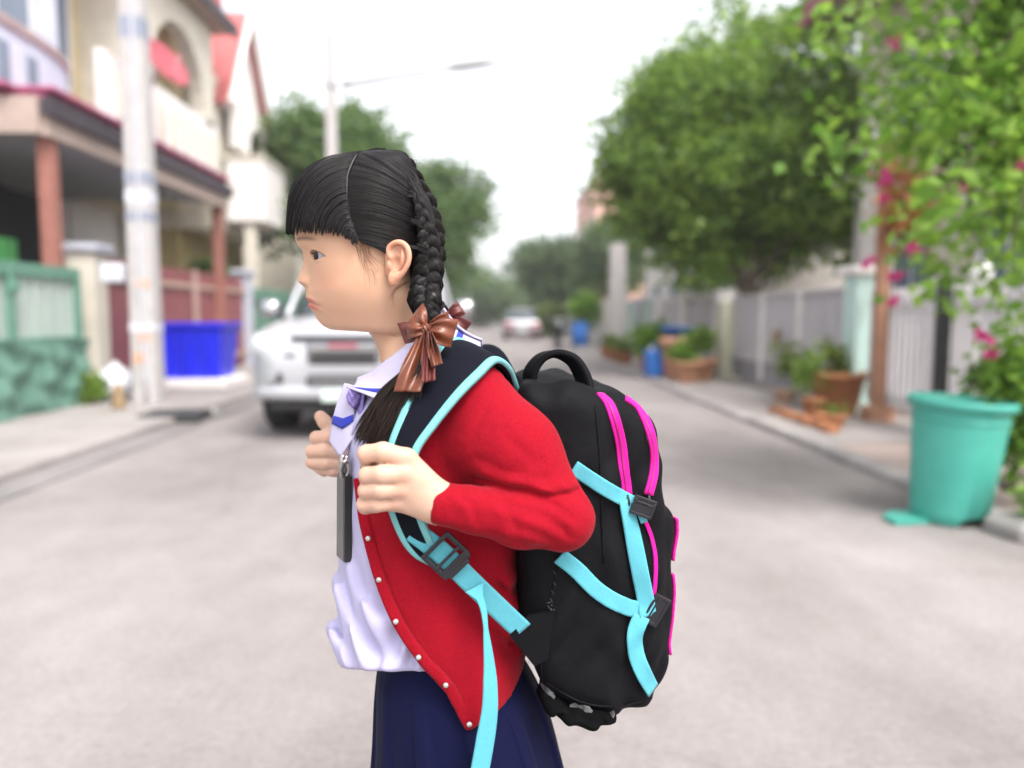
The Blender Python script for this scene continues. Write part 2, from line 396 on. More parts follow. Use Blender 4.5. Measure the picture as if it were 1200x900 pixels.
L_mid = leaf_mat('leaf_mid', (.065, .155, .020), (.30, .44, .070))
L_bright = leaf_mat('leaf_bright', (.09, .21, .02), (.28, .45, .06))
L_dark = leaf_mat('leaf_dark', (.055, .120, .034), (.18, .28, .075))
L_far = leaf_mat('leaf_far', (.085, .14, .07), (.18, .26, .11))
L_yel = leaf_mat('leaf_yellowish', (.10, .16, .03), (.26, .33, .07))
L_dry = leaf_mat('leaf_dry', (.26, .09, .02), (.52, .24, .09))
tree('big round leafy tree behind the grey gate on the right', (4.5, 13.6), (4.85, 14.2, 4.05), (3.0, 2.2, 3.0), 500, 84, .17, L_mid, 11, spread=.25, lump=11, low=-.95)
tree('tall broad tree behind the girl beside the street lamp', (-4.3, 23), (-4.45, 23, 4.6), (2.45, 2.3, 3.1), 330, 62, .24, L_dark, 21, 'trees along the left side of the street', spread=.30, lump=8)
tree('dark tree leaning over the street right of the lamp pole', (-3.0, 30), (-2.1, 30.5, 4.5), (2.75, 2.4, 2.7), 280, 60, .27, L_dark, 31, 'trees along the left side of the street', spread=.36, lump=8)
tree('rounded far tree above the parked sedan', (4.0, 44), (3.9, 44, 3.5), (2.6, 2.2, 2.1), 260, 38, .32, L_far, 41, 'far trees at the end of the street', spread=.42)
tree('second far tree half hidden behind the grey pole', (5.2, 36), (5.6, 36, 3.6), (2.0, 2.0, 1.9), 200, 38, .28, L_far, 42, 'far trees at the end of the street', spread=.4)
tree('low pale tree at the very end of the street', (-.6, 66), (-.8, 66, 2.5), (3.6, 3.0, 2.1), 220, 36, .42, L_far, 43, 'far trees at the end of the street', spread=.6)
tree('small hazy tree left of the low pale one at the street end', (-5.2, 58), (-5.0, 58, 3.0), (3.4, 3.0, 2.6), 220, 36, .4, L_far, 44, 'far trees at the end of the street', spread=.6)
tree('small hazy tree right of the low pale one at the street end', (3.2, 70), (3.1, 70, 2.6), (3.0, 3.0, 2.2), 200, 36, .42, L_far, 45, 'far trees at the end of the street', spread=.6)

def bush(name, label, cat, base, c, r, n, per, size, m, seed, group=None, spread=.07, stems=5):
    t = thing(name, label, cat, base, group); P = crown_points(c, r, n, seed, .2, 4, -1.0); g = np.random.default_rng(seed + 3)
    b = MB()
    for i in range(stems):
        e = P[g.integers(0, len(P))]; s = np.array(base, float) + np.array([g.normal(0, .02), g.normal(0, .02), 0])
        b.add(*tube([s, (s + e) / 2 + g.normal(0, .04, 3), e], [.012, .008, .003], 6, 6))
    b.build('stem', M_bark, t, True)
    V, F = leaves(P, per, spread, size, seed + 1); V[:, 2] = np.maximum(V[:, 2], base[2] + .004)
    tag(obj('foliage', V, F, m, t, smooth=False), kind='stuff')
    return t
# bougainvillea arching over the near right fence
M_petal = leaf_mat('petal_pink', (.60, .03, .22), (.85, .08, .38))
def bougainvillea():
    base = (3.75, 4.75, .0); t = thing('bougainvillea', 'bright green bougainvillea with pink flowers arching over the right fence', 'shrub', base)
    g = np.random.default_rng(5); b = MB(); P = []; tips = []
    ends = []
    for i in range(62):
        px = 945 + 300 * g.uniform() ** .7; hi = np.interp(px, [930, 1000, 1080, 1200], [170, 250, 320, 400]); lo = np.interp(px, [930, 1000, 1100, 1250], [40, -10, -60, -60])
        ends.append(G(px, g.uniform(lo, hi), Y=g.uniform(3.5, 5.0)))
    for i, e in enumerate(ends):
        s = np.array(base) + np.array([g.normal(0, .05), g.normal(0, .05), 0]); mid = np.array([3.35 + g.normal(0, .15), 4.5 + g.normal(0, .25), 2.1 + g.uniform(0, 1.0)])
        if e[2] > 2.2: mid[2] += .5
        c = catmull([s, mid, (mid + e) / 2 + np.array([0, 0, .22]), e], 26)
        b.add(*tube(c[:: 2], [.02, .012, .008, .003], 6))
        for q in c[7:]:
            if g.uniform() < .8: P.append(q + g.normal(0, .05, 3))
        tips.append(e)
    b.build('stem', M_bark, t, True)
    V, F = leaves(np.array(P), 11, .10, .085, 8, .3, .62)
    tag(obj('foliage', V, F, L_bright, t, smooth=False), kind='stuff')
    fl = [(1044, 48, 4.3), (1131, 218, 4.0), (1031, 211, 4.4), (1033, 232, 4.4), (1071, 290, 4.3), (1023, 302, 4.5), (1048, 325, 4.4), (1150, 395, 4.1), (1178, 52, 4.1), (1195, 190, 3.9), (1162, 415, 4.2), (1075, 140, 4.2), (1052, 352, 4.4)]
    for px, py, Y in fl:
        c = G(px, py, Y=Y); v, f = leaves(np.array([c]), 9, .012, .052, int(px), .1, .9)
        obj('flower', v, f, M_petal, t, False)
    fw = leaf_mat('petal_white', (.75, .70, .66), (.88, .85, .80))
    for px, py, Y in [(1128, 158, 4.1), (1124, 224, 4.05), (1046, 100, 4.3), (1098, 62, 4.2), (1148, 132, 4.2)]:
        c = G(px, py, Y=Y); v, f = leaves(np.array([c]), 8, .012, .05, int(px), .1, .9)
        obj('flower', v, f, fw, t, False)
bougainvillea()
bush('shrub', 'leafy green bush on the ground at the right edge behind the teal bin', 'shrub', (3.0, 4.35, .1), (3.0, 4.3, .62), (.30, .35, .55), 90, 22, .09, L_bright, 61, spread=.08)
bush('shrub', 'low weeds at the foot of the teal bin on the kerb', 'weeds', (2.82, 3.85, .12), (2.84, 3.86, .2), (.16, .2, .12), 26, 14, .06, L_bright, 62, spread=.04)

# ---------------------------------------------------------------- left side of the street
M_cream = mat('cream_render', (.62, .575, .49), .85, .10, 3, .2, 40)
M_white = mat('white_render', (.74, .70, .68), .8, .08, 3, .15, 40)
M_bluew = mat('pale_blue_render', (.60, .63, .75), .8, .07, 3, .15, 40)
M_yellow = mat('yellow_render', (.62, .52, .31), .85, .10, 3, .2, 40)
M_ochre = mat('ochre_render', (.36, .29, .14), .85, .15, 3, .2, 40)
M_brown = mat('brown_painted_column', (.29, .12, .095), .7, .12, 6, .1, 40)
M_taupe = mat('taupe_fascia', (.40, .31, .27), .75, .10, 6)
M_ceil = mat('grey_ceiling_sheet', (.36, .37, .385), .8, .06, 3)
M_redroof = mat('red_roof_tile', (.46, .13, .13), .7, .16, 8, .5, 30)
M_maroon = mat('maroon_roof_edge', (.33, .07, .15), .7, .12, 6)
M_blacktrim = mat('dark_roof_edge', (.045, .035, .045), .6, .2, 6)
M_dishred = mat('red_dish_paint', (.36, .07, .09), .5, .08, 6)
M_glassblue = mat('window_glass', (.16, .20, .27), .12, .15, 4, spec=.6)
M_concrete = mat('pole_concrete', (.46, .435, .43), .85, .12, 9, .3, 60)
M_steel = mat('galvanised_steel', (.42, .42, .43), .45, .10, 10, metal=.6)
M_frame = mat('white_window_frame', (.72, .71, .72), .5, .05, 5)

def window(parent, c, w, h, axis='x', depth=.06, m=None, bars=1, name='window'):
    """framed window: frame part with pane and mullion sub-parts; axis is the wall normal"""
    def bx(c_, a, b, d): return box(c_, (d, a, b) if axis == 'x' else (a, d, b))
    cx, cy, cz = c; b = MB(); f = .06
    off = (lambda u, v: (cx, cy + u, cz + v)) if axis == 'x' else (lambda u, v: (cx + u, cy, cz + v))
    b.add(*bx(off(0, h / 2 - f / 2), w, f, depth)); b.add(*bx(off(0, -h / 2 + f / 2), w, f, depth))
    b.add(*bx(off(-w / 2 + f / 2, 0), f, h - 2 * f, depth)); b.add(*bx(off(w / 2 - f / 2, 0), f, h - 2 * f, depth))
    fr = b.build(name, M_frame, parent)
    obj('pane', *bx(c, w - 2 * f, h - 2 * f, depth * .3), m or M_glassblue, fr, False)
    for i in range(bars):
        obj('mullion', *bx(off(-w / 2 + w * (i + 1) / (bars + 1), 0), .04, h - 2 * f, depth * .7), M_frame, fr, False)
    return fr
def arch_wall(X, y0, y1, z0, z1, yc, rad, zs, th=.22, n=14):
    """wall in the plane X = const with an arched opening (open at the bottom z0)"""
    a = np.linspace(0, np.pi, n); arc = [(yc - rad * math.cos(t), zs + rad * math.sin(t)) for t in a]
    inner = [(yc - rad, z0)] + arc + [(yc + rad, z0)]
    outer = [(y0, z0)] + [(y0 + (y1 - y0) * i / (n - 1), z1) for i in range(n)] + [(y1, z0)]
    outer[1] = (y0, z1)
    m = len(inner); V = [(X + s * th / 2, p[0], p[1]) for s in (-1, 1) for r in (inner, outer) for p in r]; F = []
    for i in range(m - 1):
        F += [(i, i + 1, m + i + 1, m + i), (2 * m + i, 3 * m + i, 3 * m + i + 1, 2 * m + i + 1), (i, 2 * m + i, 2 * m + i + 1, i + 1), (m + i, m + i + 1, 3 * m + i + 1, 3 * m + i)]
    F += [(0, m, 3 * m, 2 * m), (m - 1, 3 * m - 1, 4 * m - 1, 2 * m - 1)]
    return V, F

# house with the pale blue balcony and the carport
hA = thing('house', 'pale blue-white townhouse with curved balcony above the brown carport', 'house', (-7.4, 9, 0), 'townhouses along the left side')
obj('upper_wall', *box((-8.55, 8.4, 6.2), (3.6, 8.6, 5.2)), M_bluew, hA, False)
obj('ground_wall', *box((-9.35, 9.3, 1.60), (3.0, 10.6, 3.20)), mat('carport_shade_wall', (.035, .035, .04), .9, .2, 3), hA, False)  # near-black wall colour stands in for the shade at the carport's back
window(hA, (-6.73, 9.7, 5.6), 1.1, 2.2, bars=1); window(hA, (-6.73, 11.5, 5.6), .9, 2.6, bars=0); window(hA, (-6.73, 7.4, 5.6), 1.2, 1.8)
obj('wall_band', *box((-6.71, 10.6, 5.9), (.10, .26, 4.4), 0, .01), M_white, hA, False)
def curve_band(pts, z0, z1, th, n=24):
    P = catmull(np.array([(p[0], p[1], 0) for p in pts]), n); T = unit(np.gradient(P, axis=0)); N = np.stack([-T[:, 1], T[:, 0], 0 * T[:, 0]], 1)
    V = []
    for s, z in ((1, z0), (1, z1), (-1, z1), (-1, z0)): V.append(P + N * s * th / 2 + np.array([0, 0, z]))
    V = np.stack(V, 1).reshape(-1, 3); F = [tuple(f) for f in grid_faces(n, 4, False, True)] + [(3, 2, 1, 0), (4 * n - 4, 4 * n - 3, 4 * n - 2, 4 * n - 1)]
    return V, F
bp = [(-6.25, 5.5), (-6.1, 8.0), (-6.1, 9.8), (-6.15, 11.2), (-6.4, 12.1), (-6.85, 12.5)]
bal = obj('balcony', *curve_band(bp, 3.75, 4.72, .14), M_bluew, hA, False)
obj('rail', *curve_band(bp, 4.724, 4.84, .22), mat('balcony_rail_brown', (.40, .30, .30), .6), bal, False)
obj('floor_slab', *box((-6.85, 8.9, 3.80), (1.3, 6.6, .14)), M_bluew, bal, False)
for y in (8.1, 8.75, 9.4, 10.05, 10.7):
    obj('slot', *box((-6.03 - (0.02 if y > 10.5 else 0), y, 4.27), (.06, .24, .5), 0, .01), M_glassblue, bal, False)
# carport of that house
cp = obj('carport_roof', *box((-6.9, 11.95, 3.56), (3.9, 5.9, .10)), M_maroon, hA, False)
b = MB(); b.add(*box((-4.90, 11.95, 3.43), (.10, 6.1, .20))); b.build('roof_edge', M_blacktrim, cp)
obj('fascia', *box((-4.96, 11.95, 3.23), (.08, 5.96, .22)), M_taupe, cp, False)
obj('front_fascia', *box((-6.95, 8.96, 3.34), (3.9, .10, .40)), M_taupe, cp, False)
obj('ceiling', *box((-6.9, 11.95, 3.28), (3.7, 5.8, .05)), M_ceil, cp, False)
for i in range(15): obj('roof_tile', *box((-5.05, 9.15 + i * .40, 3.64), (.42, .37, .06), 0, .02), mat('tile_maroon_%d' % i, (.38 + .03 * (i % 3), .10, .19), .7) if i < 3 else MATS['tile_maroon_%d' % (i % 3)], cp, False)
for i in range(11): obj('roof_tile', *box((-5.4 - i * .33, 8.95, 3.64), (.30, .34, .06), 0, .02), MATS['tile_maroon_%d' % (i % 3)], cp, False)
for y in (9.18, 14.7):
    c_ = obj('carport_column', *box((-5.06, y, 1.58), (.17, .17, 3.12), 0, .012), M_brown, hA, False)
    obj('column_base', *box((-5.06, y, .12), (.32, .32, .24), 0, .015), M_taupe, c_, False)

# cream house with the big arch
hB = thing('house', 'cream and yellow townhouse with big balcony arch behind the utility pole', 'house', (-7.0, 15, 0), 'townhouses along the left side')
obj('upper_wall', *box((-8.9, 15.6, 6.3), (3.6, 5.7, 5.4)), M_yellow, hB, False)
obj('ground_wall', *box((-9.3, 16.0, 1.8), (2.4, 7.6, 3.6)), M_cream, hB, False)
for y in (14.1, 16.0, 18.2):
    V, F = arch_wall(-8.02, y - .9, y + .9, .05, 3.3, y, .62, 1.75, .12); obj('porch_arch', V, F, M_white, hB, False)
    obj('arch_door', *box((-8.09, y, 1.2), (.04, 1.3, 2.3)), M_ochre, hB, False)
V, F = arch_wall(-6.35, 14.2, 18.0, 5.3, 7.5, 16.15, 1.3, 5.6, .3); obj('balcony_arch', V, F, M_cream, hB, False)
obj('balcony_side', *box((-6.8, 14.1, 5.5), (1.0, .18, 3.6)), M_cream, hB, False)
bb = obj('balcony_parapet', *box((-6.28, 15.6, 4.55), (.16, 5.2, 1.7), 0, .01), M_white, hB, False)
obj('floor_slab', *box((-6.75, 15.6, 3.72), (1.1, 5.2, .14)), M_white, bb, False)
for i in range(9): obj('baluster_slot', *box((-6.185, 13.5 + i * .55, 4.75), (.05, .2, .7), 0, .01), M_cream, bb, False)
window(hB, (-7.07, 16.2, 5.6), 1.6, 1.9); window(hB, (-7.07, 13.2, 5.7), .9, 1.7, bars=0)
rf = obj('eave', *box((-6.6, 15.4, 7.62), (1.5, 6.4, .16)), M_taupe, hB, False)
obj('eave_edge', *box((-5.82, 15.4, 7.60), (.07, 6.42, .26)), M_blacktrim, rf, False)
obj('roof', *box((-8.4, 15.4, 8.4), (4.6, 6.2, 1.4)), M_redroof, hB, False)
# house with the red gable
hC = thing('house', 'white townhouse with steep red gable roof behind the satellite dish', 'house', (-6.4, 20.5, 0), 'townhouses along the left side')
obj('upper_wall', *box((-8.2, 21.2, 5.0), (3.4, 4.8, 3.6)), M_cream, hC, False)
obj('ground_wall', *box((-8.7, 21.2, 1.6), (2.6, 4.8, 3.2)), M_ochre, hC, False)
def gable(X0, X1, yc, hs, ze, za, th, m, name, parent):
    b = MB()
    for s in (-1, 1):
        p = [(X0, yc + s * hs, ze), (X1, yc + s * hs, ze), (X1, yc, za), (X0, yc, za)]
        q = [(x, y, z - th) for x, y, z in p]; b.add(p + q, [(0, 1, 2, 3), (7, 6, 5, 4), (0, 4, 5, 1), (1, 5, 6, 2), (2, 6, 7, 3), (3, 7, 4, 0)])
    return b.build(name, m, parent)
rc = gable(-6.15, -9.8, 20.6, 1.75, 6.2, 8.8, .12, M_redroof, 'roof', hC)
tri = [(-6.3, 19.05, 6.1), (-6.3, 22.15, 6.1), (-6.3, 20.6, 8.55)]; V = tri + [(x - .16, y, z) for x, y, z in tri]
obj('gable_wall', V, [(0, 1, 2), (5, 4, 3), (0, 3, 4, 1), (1, 4, 5, 2), (2, 5, 3, 0)], M_white, hC, False)
for s in (-1, 1):
    p0, p1 = np.array([-6.08, 20.6 + s * 1.8, 6.1]), np.array([-6.08, 20.6, 8.78])
    obj('bargeboard', *tube([p0, p1], [.09, .09], 4), M_white, rc, False)
V, F = arch_wall(-6.2, 19.3, 23.4, 5.2, 6.2, 21.0, .72, 5.25, .2); obj('balcony_arch', V, F, M_white, hC, False)
bc = obj('balcony_parapet', *box((-5.95, 21.3, 4.15), (.9, 4.1, 1.5), 0, .02), M_white, hC, False)
obj('parapet_cap', *box((-5.95, 21.3, 4.94), (1.0, 4.2, .08), 0, .01), M_cream, bc, False)
window(hC, (-6.46, 20.2, 5.75), .8, 1.2, bars=0); window(hC, (-6.46, 22.3, 5.75), .8, 1.2, bars=0)
obj('corner_column', *box((-5.9, 19.5, 1.7), (.26, .26, 3.4), 0, .01), M_cream, hC, False)
# satellite dish on house B's balcony
ds = thing('satellite_dish', 'red satellite dish mounted on the balcony behind the utility pole', 'satellite dish', (-5.95, 14.7, 4.7))
a = np.linspace(0, .46, 9); prof = [(r, r * r * .42) for r in a] + [(r, r * r * .42 - .02) for r in a[::-1]]
V, F = lathe([(max(r, .002), z) for r, z in prof], (0, 0, 0), 28, False)
Rm = np.array(Vector((.80, -.30, .52)).to_track_quat('Z', 'Y').to_matrix()); V = V @ Rm.T + np.array([-5.62, 13.9, 5.42])
obj('reflector', V, F, M_dishred, ds)
obj('mast', *tube([(-6.12, 14.3, 4.68), (-6.12, 14.3, 5.1), (-5.68, 13.95, 5.40)], .03, 8, 8), M_steel, ds)
obj('feed_arm', *tube([(-5.40, 13.7, 5.14), (-5.30, 13.68, 5.34), (-5.27, 13.67, 5.48)], .015, 6, 6), M_steel, ds)

# far end of the left row
hD = thing('house', 'far cream house half hidden by the tall tree on the left', 'house', (-8, 30, 0), 'townhouses along the left side')
obj('wall', *box((-8.6, 31, 3.2), (4, 9, 6.4)), M_cream, hD, False)
for y in (28, 30.4, 33): window(hD, (-6.57, y, 4.6), 1.1, 1.3)
gable(-6.2, -11, 31, 4.8, 6.4, 8.4, .15, M_redroof, 'roof', hD)

# utility poles
M_strap = mat('blue_pole_band', (.27, .29, .36), .6, .1, 8)
def pole(label, x, y, h, w0, w1, bands=(), group='concrete utility poles'):
    t = thing('utility_pole', label, 'utility pole', (x, y, 0), group)
    V, F = box((x, y, h / 2), (w1, w1, h), 0, .02, taper=w0 / w1); obj('shaft', V, F, M_concrete, t, False)
    for z, hh, m, ww in bands: obj('band', *box((x, y, z), (ww, ww, hh), 0, .01), m, t, False)
    return t
M_sticker_o = mat('orange_sticker', (.66, .36, .22), .6, .2, 20); M_tapew = mat('pale_tape', (.60, .60, .66), .6, .1, 10)
up = pole('tall grey concrete utility pole beside the blue tub', -4.12, 9.4, 10.5, .29, .19, ((4.42, .26, M_strap, .25), (2.72, .16, M_strap, .27), (2.50, .14, M_tapew, .272), (2.28, .12, M_strap, .275), (.98, .10, M_tapew, .287)))
for z, hh, dx in ((.86, .10, .03), (.62, .12, -.02), (1.5, .08, .04)): obj('sticker', *box((-4.12 + dx, 9.252, z), (.14, .006, hh)), M_sticker_o, up, False)
obj('cable', *tube([(-4.08, 9.235, 6.9), (-4.075, 9.235, 4.0), (-4.08, 9.22, 1.9), (-4.07, 9.21, .1)], .016, 6, 16), M_tapew, up)
obj('meter_box', *box((-4.44, 9.32, 1.62), (.26, .18, .22), 0, .02), M_tapew, up, False)
# street lamp
lp = thing('street_lamp', 'tall street lamp with long arm over the road behind the girl', 'street lamp', (-3.55, 18.2, 0))
V, F = box((-3.62, 18.2, 3.75), (.20, .20, 7.5), 0, .02, 1.5); obj('pole', V, F, M_concrete, lp, False)
A, B_ = G(400, 100, Y=18.2), G(585, 70, Y=18.2)
obj('arm', *tube([A, A * .65 + B_ * .35, B_ * .75 + A * .25], [.075, .065, .06], 8, 10), M_steel, lp)
hd = obj('lamp_head', *tube([A * .32 + B_ * .68, A * .25 + B_ * .75, A * .1 + B_ * .9, B_], [.05, .10, .10, .05], 10, 12, (0, 0, 1), 1.4), M_steel, lp)
obj('clamp', *box((-3.62, 18.2, A[2]), (.28, .28, .12), 0, .01), M_steel, lp, False)
pole('short grey post with dark base among the planters on the right', 3.35, 20.5, 3.0, .46, .40, ((.95, .5, M_dark, .40),))

# green sheet fence, near left
M_green = mat('green_painted_steel', (.11, .235, .175), .6, .15, 8, .2, 40)
M_sheetp = mat('pale_corrugated_sheet', (.40, .47, .43), .6, .10, 3)
fg = thing('fence', 'green steel gate with pale upright sheets and green netting below', 'gate', (-4.9, 7, 0))
for y in np.arange(3.6, 9.3, .12):
    obj('upright_sheet', *box((-4.92 + .012 * ((int(y * 100) // 12) % 2), y, .90), (.02, .112, 1.36), 0, .004), M_sheetp, fg, False)
for z, hh in ((1.60, .14), (.86, .05), (.12, .07)): obj('rail', *box((-4.88, 6.4, z), (.06, 5.9, hh), 0, .006), M_green, fg, False)
for y in (3.5, 5.0, 6.6, 8.02, 9.3): obj('post', *box((-4.87, y, .86), (.075, .075, 1.62), 0, .008), M_green, fg, False)
for y in (8.02,): obj('latch', *box((-4.82, y, 1.42), (.05, .12, .12), 0, .01), M_green, fg, False)
gy, gz = np.meshgrid(np.linspace(3.5, 9.32, 90), np.linspace(.04, .86, 22), indexing='ij')
wv = .025 * np.sin(gy * 9 + 2 * np.sin(gz * 7)) + .018 * np.sin(gz * 22 + gy * 5) + .02 * rng.normal(size=gy.shape).cumsum(1) / 8
V = np.stack([-4.80 + wv, gy, gz], -1).reshape(-1, 3)
M_net = mat('green_shade_net', (.085, .20, .15), .8, .35, 9, .4, 60, hue=(.16, .30, .24)); obj('netting', V, grid_faces(90, 22), M_net, fg)
# things stacked in the carport, seen above the green gate
M_orange = mat('orange_cloth', (.55, .16, .08), .8); M_gcloth = mat('green_crate', (.10, .45, .12), .5); M_bcloth = mat('blue_crate', (.05, .12, .55), .5)
def crate(label, c, s, m, name='crate'):
    t = thing(name, label, 'crate', (c[0], c[1], c[2] - s[2] / 2), 'things stacked in the carport'); b = MB()
    obj('bottom', *box((c[0], c[1], c[2] - s[2] / 2 + .02), (s[0], s[1], .04), 0, .005), m, t, False)
    for sx in (-1, 1): obj('side', *box((c[0] + sx * (s[0] / 2 - .015), c[1], c[2] + .02), (.03, s[1], s[2] - .04), 0, .006), m, t, False)
    for sy in (-1, 1): obj('end', *box((c[0], c[1] + sy * (s[1] / 2 - .015), c[2] + .02), (s[0] - .06, .03, s[2] - .04), 0, .006), m, t, False)
M_wood = mat('plain_wood', (.30, .20, .11), .7, .25, 5, .2, 30)
tb = thing('table', 'wooden table in the dark carport behind the green gate', 'table', (-6.75, 10.6, 0))
obj('top', *box((-6.75, 10.6, 1.50), (1.7, 1.2, .06), 0, .01), M_wood, tb, False)
for sx in (-1, 1):
    for sy in (-1, 1): obj('leg', *box((-6.75 + sx * .75, 10.6 + sy * .5, .735), (.07, .07, 1.47), 0, .008), M_wood, tb, False)
crate('green crate standing upright on the carport table', (-6.26, 10.25, 1.82), (.16, .3, .58), M_gcloth)
crate('orange crate on the carport table at the left edge', (-6.72, 10.3, 1.90), (.34, .34, .18), M_orange)
crate('white box under the orange crate in the carport', (-6.72, 10.3, 1.67), (.42, .42, .27), M_tapew)
crate('blue crate beside the green one in the carport', (-6.05, 10.3, 1.66), (.2, .3, .26), M_bcloth)
# pillar, brown gate, further fence
def pillar(label, x, y, h, w, m, cap=None, group='gate pillars'):
    t = thing('gate_pillar', label, 'pillar', (x, y, 0), group)
    obj('shaft', *box((x, y, h / 2), (w, w, h), 0, .01), m, t, False)
    if cap: obj('cap', *box((x, y, h + .05), (w + .14, w + .14, .10), 0, .02), cap, t, False)
    return t
M_greyb = mat('blue_grey_paint', (.45, .46, .53), .7, .08, 5)
pillar('cream gate pillar with flat cap between green and brown gates', -5.02, 9.85, 1.90, .34, M_cream, M_greyb)
pillar('blue-grey gate pillar at the far end of the brown gate', -5.22, 16.55, 1.98, .34, M_greyb, M_greyb)
M_bgate = mat('red_brown_gate', (.23, .075, .08), .6, .12, 4)
bgt = thing('gate', 'red-brown slatted gate behind the blue tub', 'gate', (-5.16, 13.2, 0))
for i, y in enumerate(np.arange(10.12, 16.36, .13)):
    obj('slat', *box((-5.16, y, 1.0), (.03, .112, 1.76 + .02 * (i % 2)), 0, .005), M_bgate, bgt, False)
for z in (.35, 1.62): obj('rail', *box((-5.125, 13.24, z), (.04, 6.3, .08), 0, .006), mat('gate_rail_%d' % int(z * 10), (.42, .30, .24), .6), bgt, False)
obj('centre_post', *box((-5.10, 13.6, 1.0), (.05, .16, 1.8), 0, .006), mat('gate_centre', (.42, .28, .25), .6), bgt, False)
fg2 = thing('fence', 'dull green fence beyond the brown gate behind the pickup', 'fence', (-5.25, 20, 0))
for i, y in enumerate(np.arange(16.9, 26, .20)): obj('slat', *box((-5.25, y, .88), (.03, .17, 1.7), 0, .005), M_green, fg2, False)
obj('rail', *box((-5.2, 21.4, 1.5), (.04, 9.2, .07)), M_green, fg2, False)
wl = thing('wall', 'grey garden wall far down the left side', 'wall', (-5.3, 45, 0)); obj('wall_body', *box((-5.3, 45, .9), (.2, 36, 1.8), 0, .02), M_greyb, wl, False); obj('coping', *box((-5.3, 45, 1.83), (.28, 36, .07), 0, .01), M_white, wl, False)
# blue tub on its slab, white bag, small stump, weeds
M_tub = mat('blue_plastic', (.012, .020, .62), .38, .06, 5)
tbx, tby = -4.42, 11.75
sb_ = thing('concrete_slab', 'pale concrete slab under the blue tub', 'slab', (tbx, tby, .08)); 
for dy_ in (-.28, .28): obj('block', *box((tbx + .05, tby + dy_, .14), (1.1, .5, .12), 0, .012), M_white, sb_, False)
t = thing('tub', 'big bright blue plastic tub on the left pavement', 'tub', (tbx, tby, .2))
def open_box(c, s0, s1, h, th):
    """tapered open box: bottom size s0, top size s1"""
    V = []
    for (sx, sy), z in ((s0, 0), (s1, h), ((s1[0] - th, s1[1] - th), h), ((s0[0] - th, s0[1] - th), th)):
        for x, y in ((-1, -1), (1, -1), (1, 1), (-1, 1)): V.append((c[0] + x * sx / 2, c[1] + y * sy / 2, c[2] + z))
    F = [(3, 2, 1, 0)] + [(r * 4 + i, r * 4 + (i + 1) % 4, r * 4 + 4 + (i + 1) % 4, r * 4 + 4 + i) for r in range(3) for i in range(4)] + [(12, 13, 14, 15)]
    return V, F
obj('body', *open_box((tbx, tby, .205), (.88, .62), (1.04, .80), .80, .03), M_tub, t, False)
b = MB()
for (cx, cy, sx, sy) in ((tbx, tby - .41, 1.12, .06), (tbx, tby + .41, 1.12, .06), (tbx - .53, tby, .06, .76), (tbx + .53, tby, .06, .76)): b.add(*box((cx, cy, .985), (sx, sy, .06), 0, .012))
b.build('rim', M_tub, t)
for sx in (-.3, 0, .3): obj('rib', *box((tbx + sx, tby - .375, .58), (.05, .05, .66), 0, .012), M_tub, t, False)
M_bag = mat('white_plastic_bag', (.68, .68, .74), .4, .06, 8, .5, 14)
def bag_fn(P):
    d = ell(P, (-4.62, 9.62, .29), (.22, .20, .21)); d = smin(d, cap(P, (-4.62, 9.62, .42), (-4.60, 9.6, .54), .08, .03), .08)
    return d + .012 * np.sin(P[0] * 34 + 3 * np.sin(P[2] * 13)) * np.sin(P[1] * 31 + 4 * P[2])
V, F = surface_nets(bag_fn, (-4.95, 9.3, .04), (-4.3, 9.95, .68), .022); 
tag(obj('plastic_bag', V, F, M_bag, loc=(-4.62, 9.62, .08)), 'tied white plastic bag at the foot of the utility pole', 'bag')
st_ = thing('stump', 'short brown stump on the pavement beside the utility pole', 'stump', (-4.18, 8.75, .08)); obj('stump_body', *lathe([(.07, .08), (.075, .12), (.055, .3), (.05, .34)], (-4.18, 8.75, 0), 10), M_wood, st_); obj('cut_face', *lathe([(.045, .34), (.04, .352)], (-4.18, 8.75, 0), 10), M_taupe, st_)
bush('weed_tuft', 'green weeds growing at the corner of the green gate', 'weeds', (-4.72, 9.25, .08), (-4.72, 9.25, .26), (.16, .2, .2), 26, 16, .09, L_mid, 71, spread=.05)
for i, (x, y, h) in enumerate(((-5.6, 15.5, 1.9), (-5.7, 16.2, 1.8))):
    bush('shrub', ('dark potted shrub in front of the cream house', 'second dark shrub next to the first by the cream house')[i], 'shrub', (x, y, .0), (x, y, h), (.35, .35, .5), 50, 20, .12, L_dark, 75 + i, spread=.1)

# ---------------------------------------------------------------- right side of the street
M_mint = mat('mint_paint', (.50, .67, .62), .7, .08, 5, .2, 40)
M_gategrey = mat('grey_white_gate_paint', (.46, .44, .46), .6, .10, 3)
M_gatedk = mat('grey_gate_base', (.28, .27, .30), .7, .12, 3)
pillar('mint green gate pillar behind the large terracotta pot', 4.12, 8.5, 1.56, .30, M_mint, M_white, 'right gate pillars')
pillar('cream gate pillar at the far end of the grey gate', 4.05, 13.1, 1.35, .32, mat('pale_olive_render', (.52, .50, .38), .8), None, 'right gate pillars')
gr = thing('gate', 'grey vertical slatted gate below the big tree', 'gate', (4.1, 11, 0))
for i, y in enumerate(np.arange(8.75, 12.95, .10)): obj('slat', *box((4.10, y, .92), (.03, .088, 1.02), 0, .004), M_gategrey, gr, False)
obj('base_panel', *box((4.11, 10.85, .28), (.035, 4.2, .34), 0, .006), M_gatedk, gr, False)
for z in (.44, 1.42): obj('rail', *box((4.075, 10.85, z), (.05, 4.2, .055), 0, .006), M_gategrey, gr, False)
for y in (10.1, 11.5): obj('stile', *box((4.06, y, .8), (.05, .07, 1.3), 0, .006), M_white, gr, False)
obj('latch', *box((4.0, 10.75, .82), (.06, .12, .2), 0, .01), M_wood, gr, False)
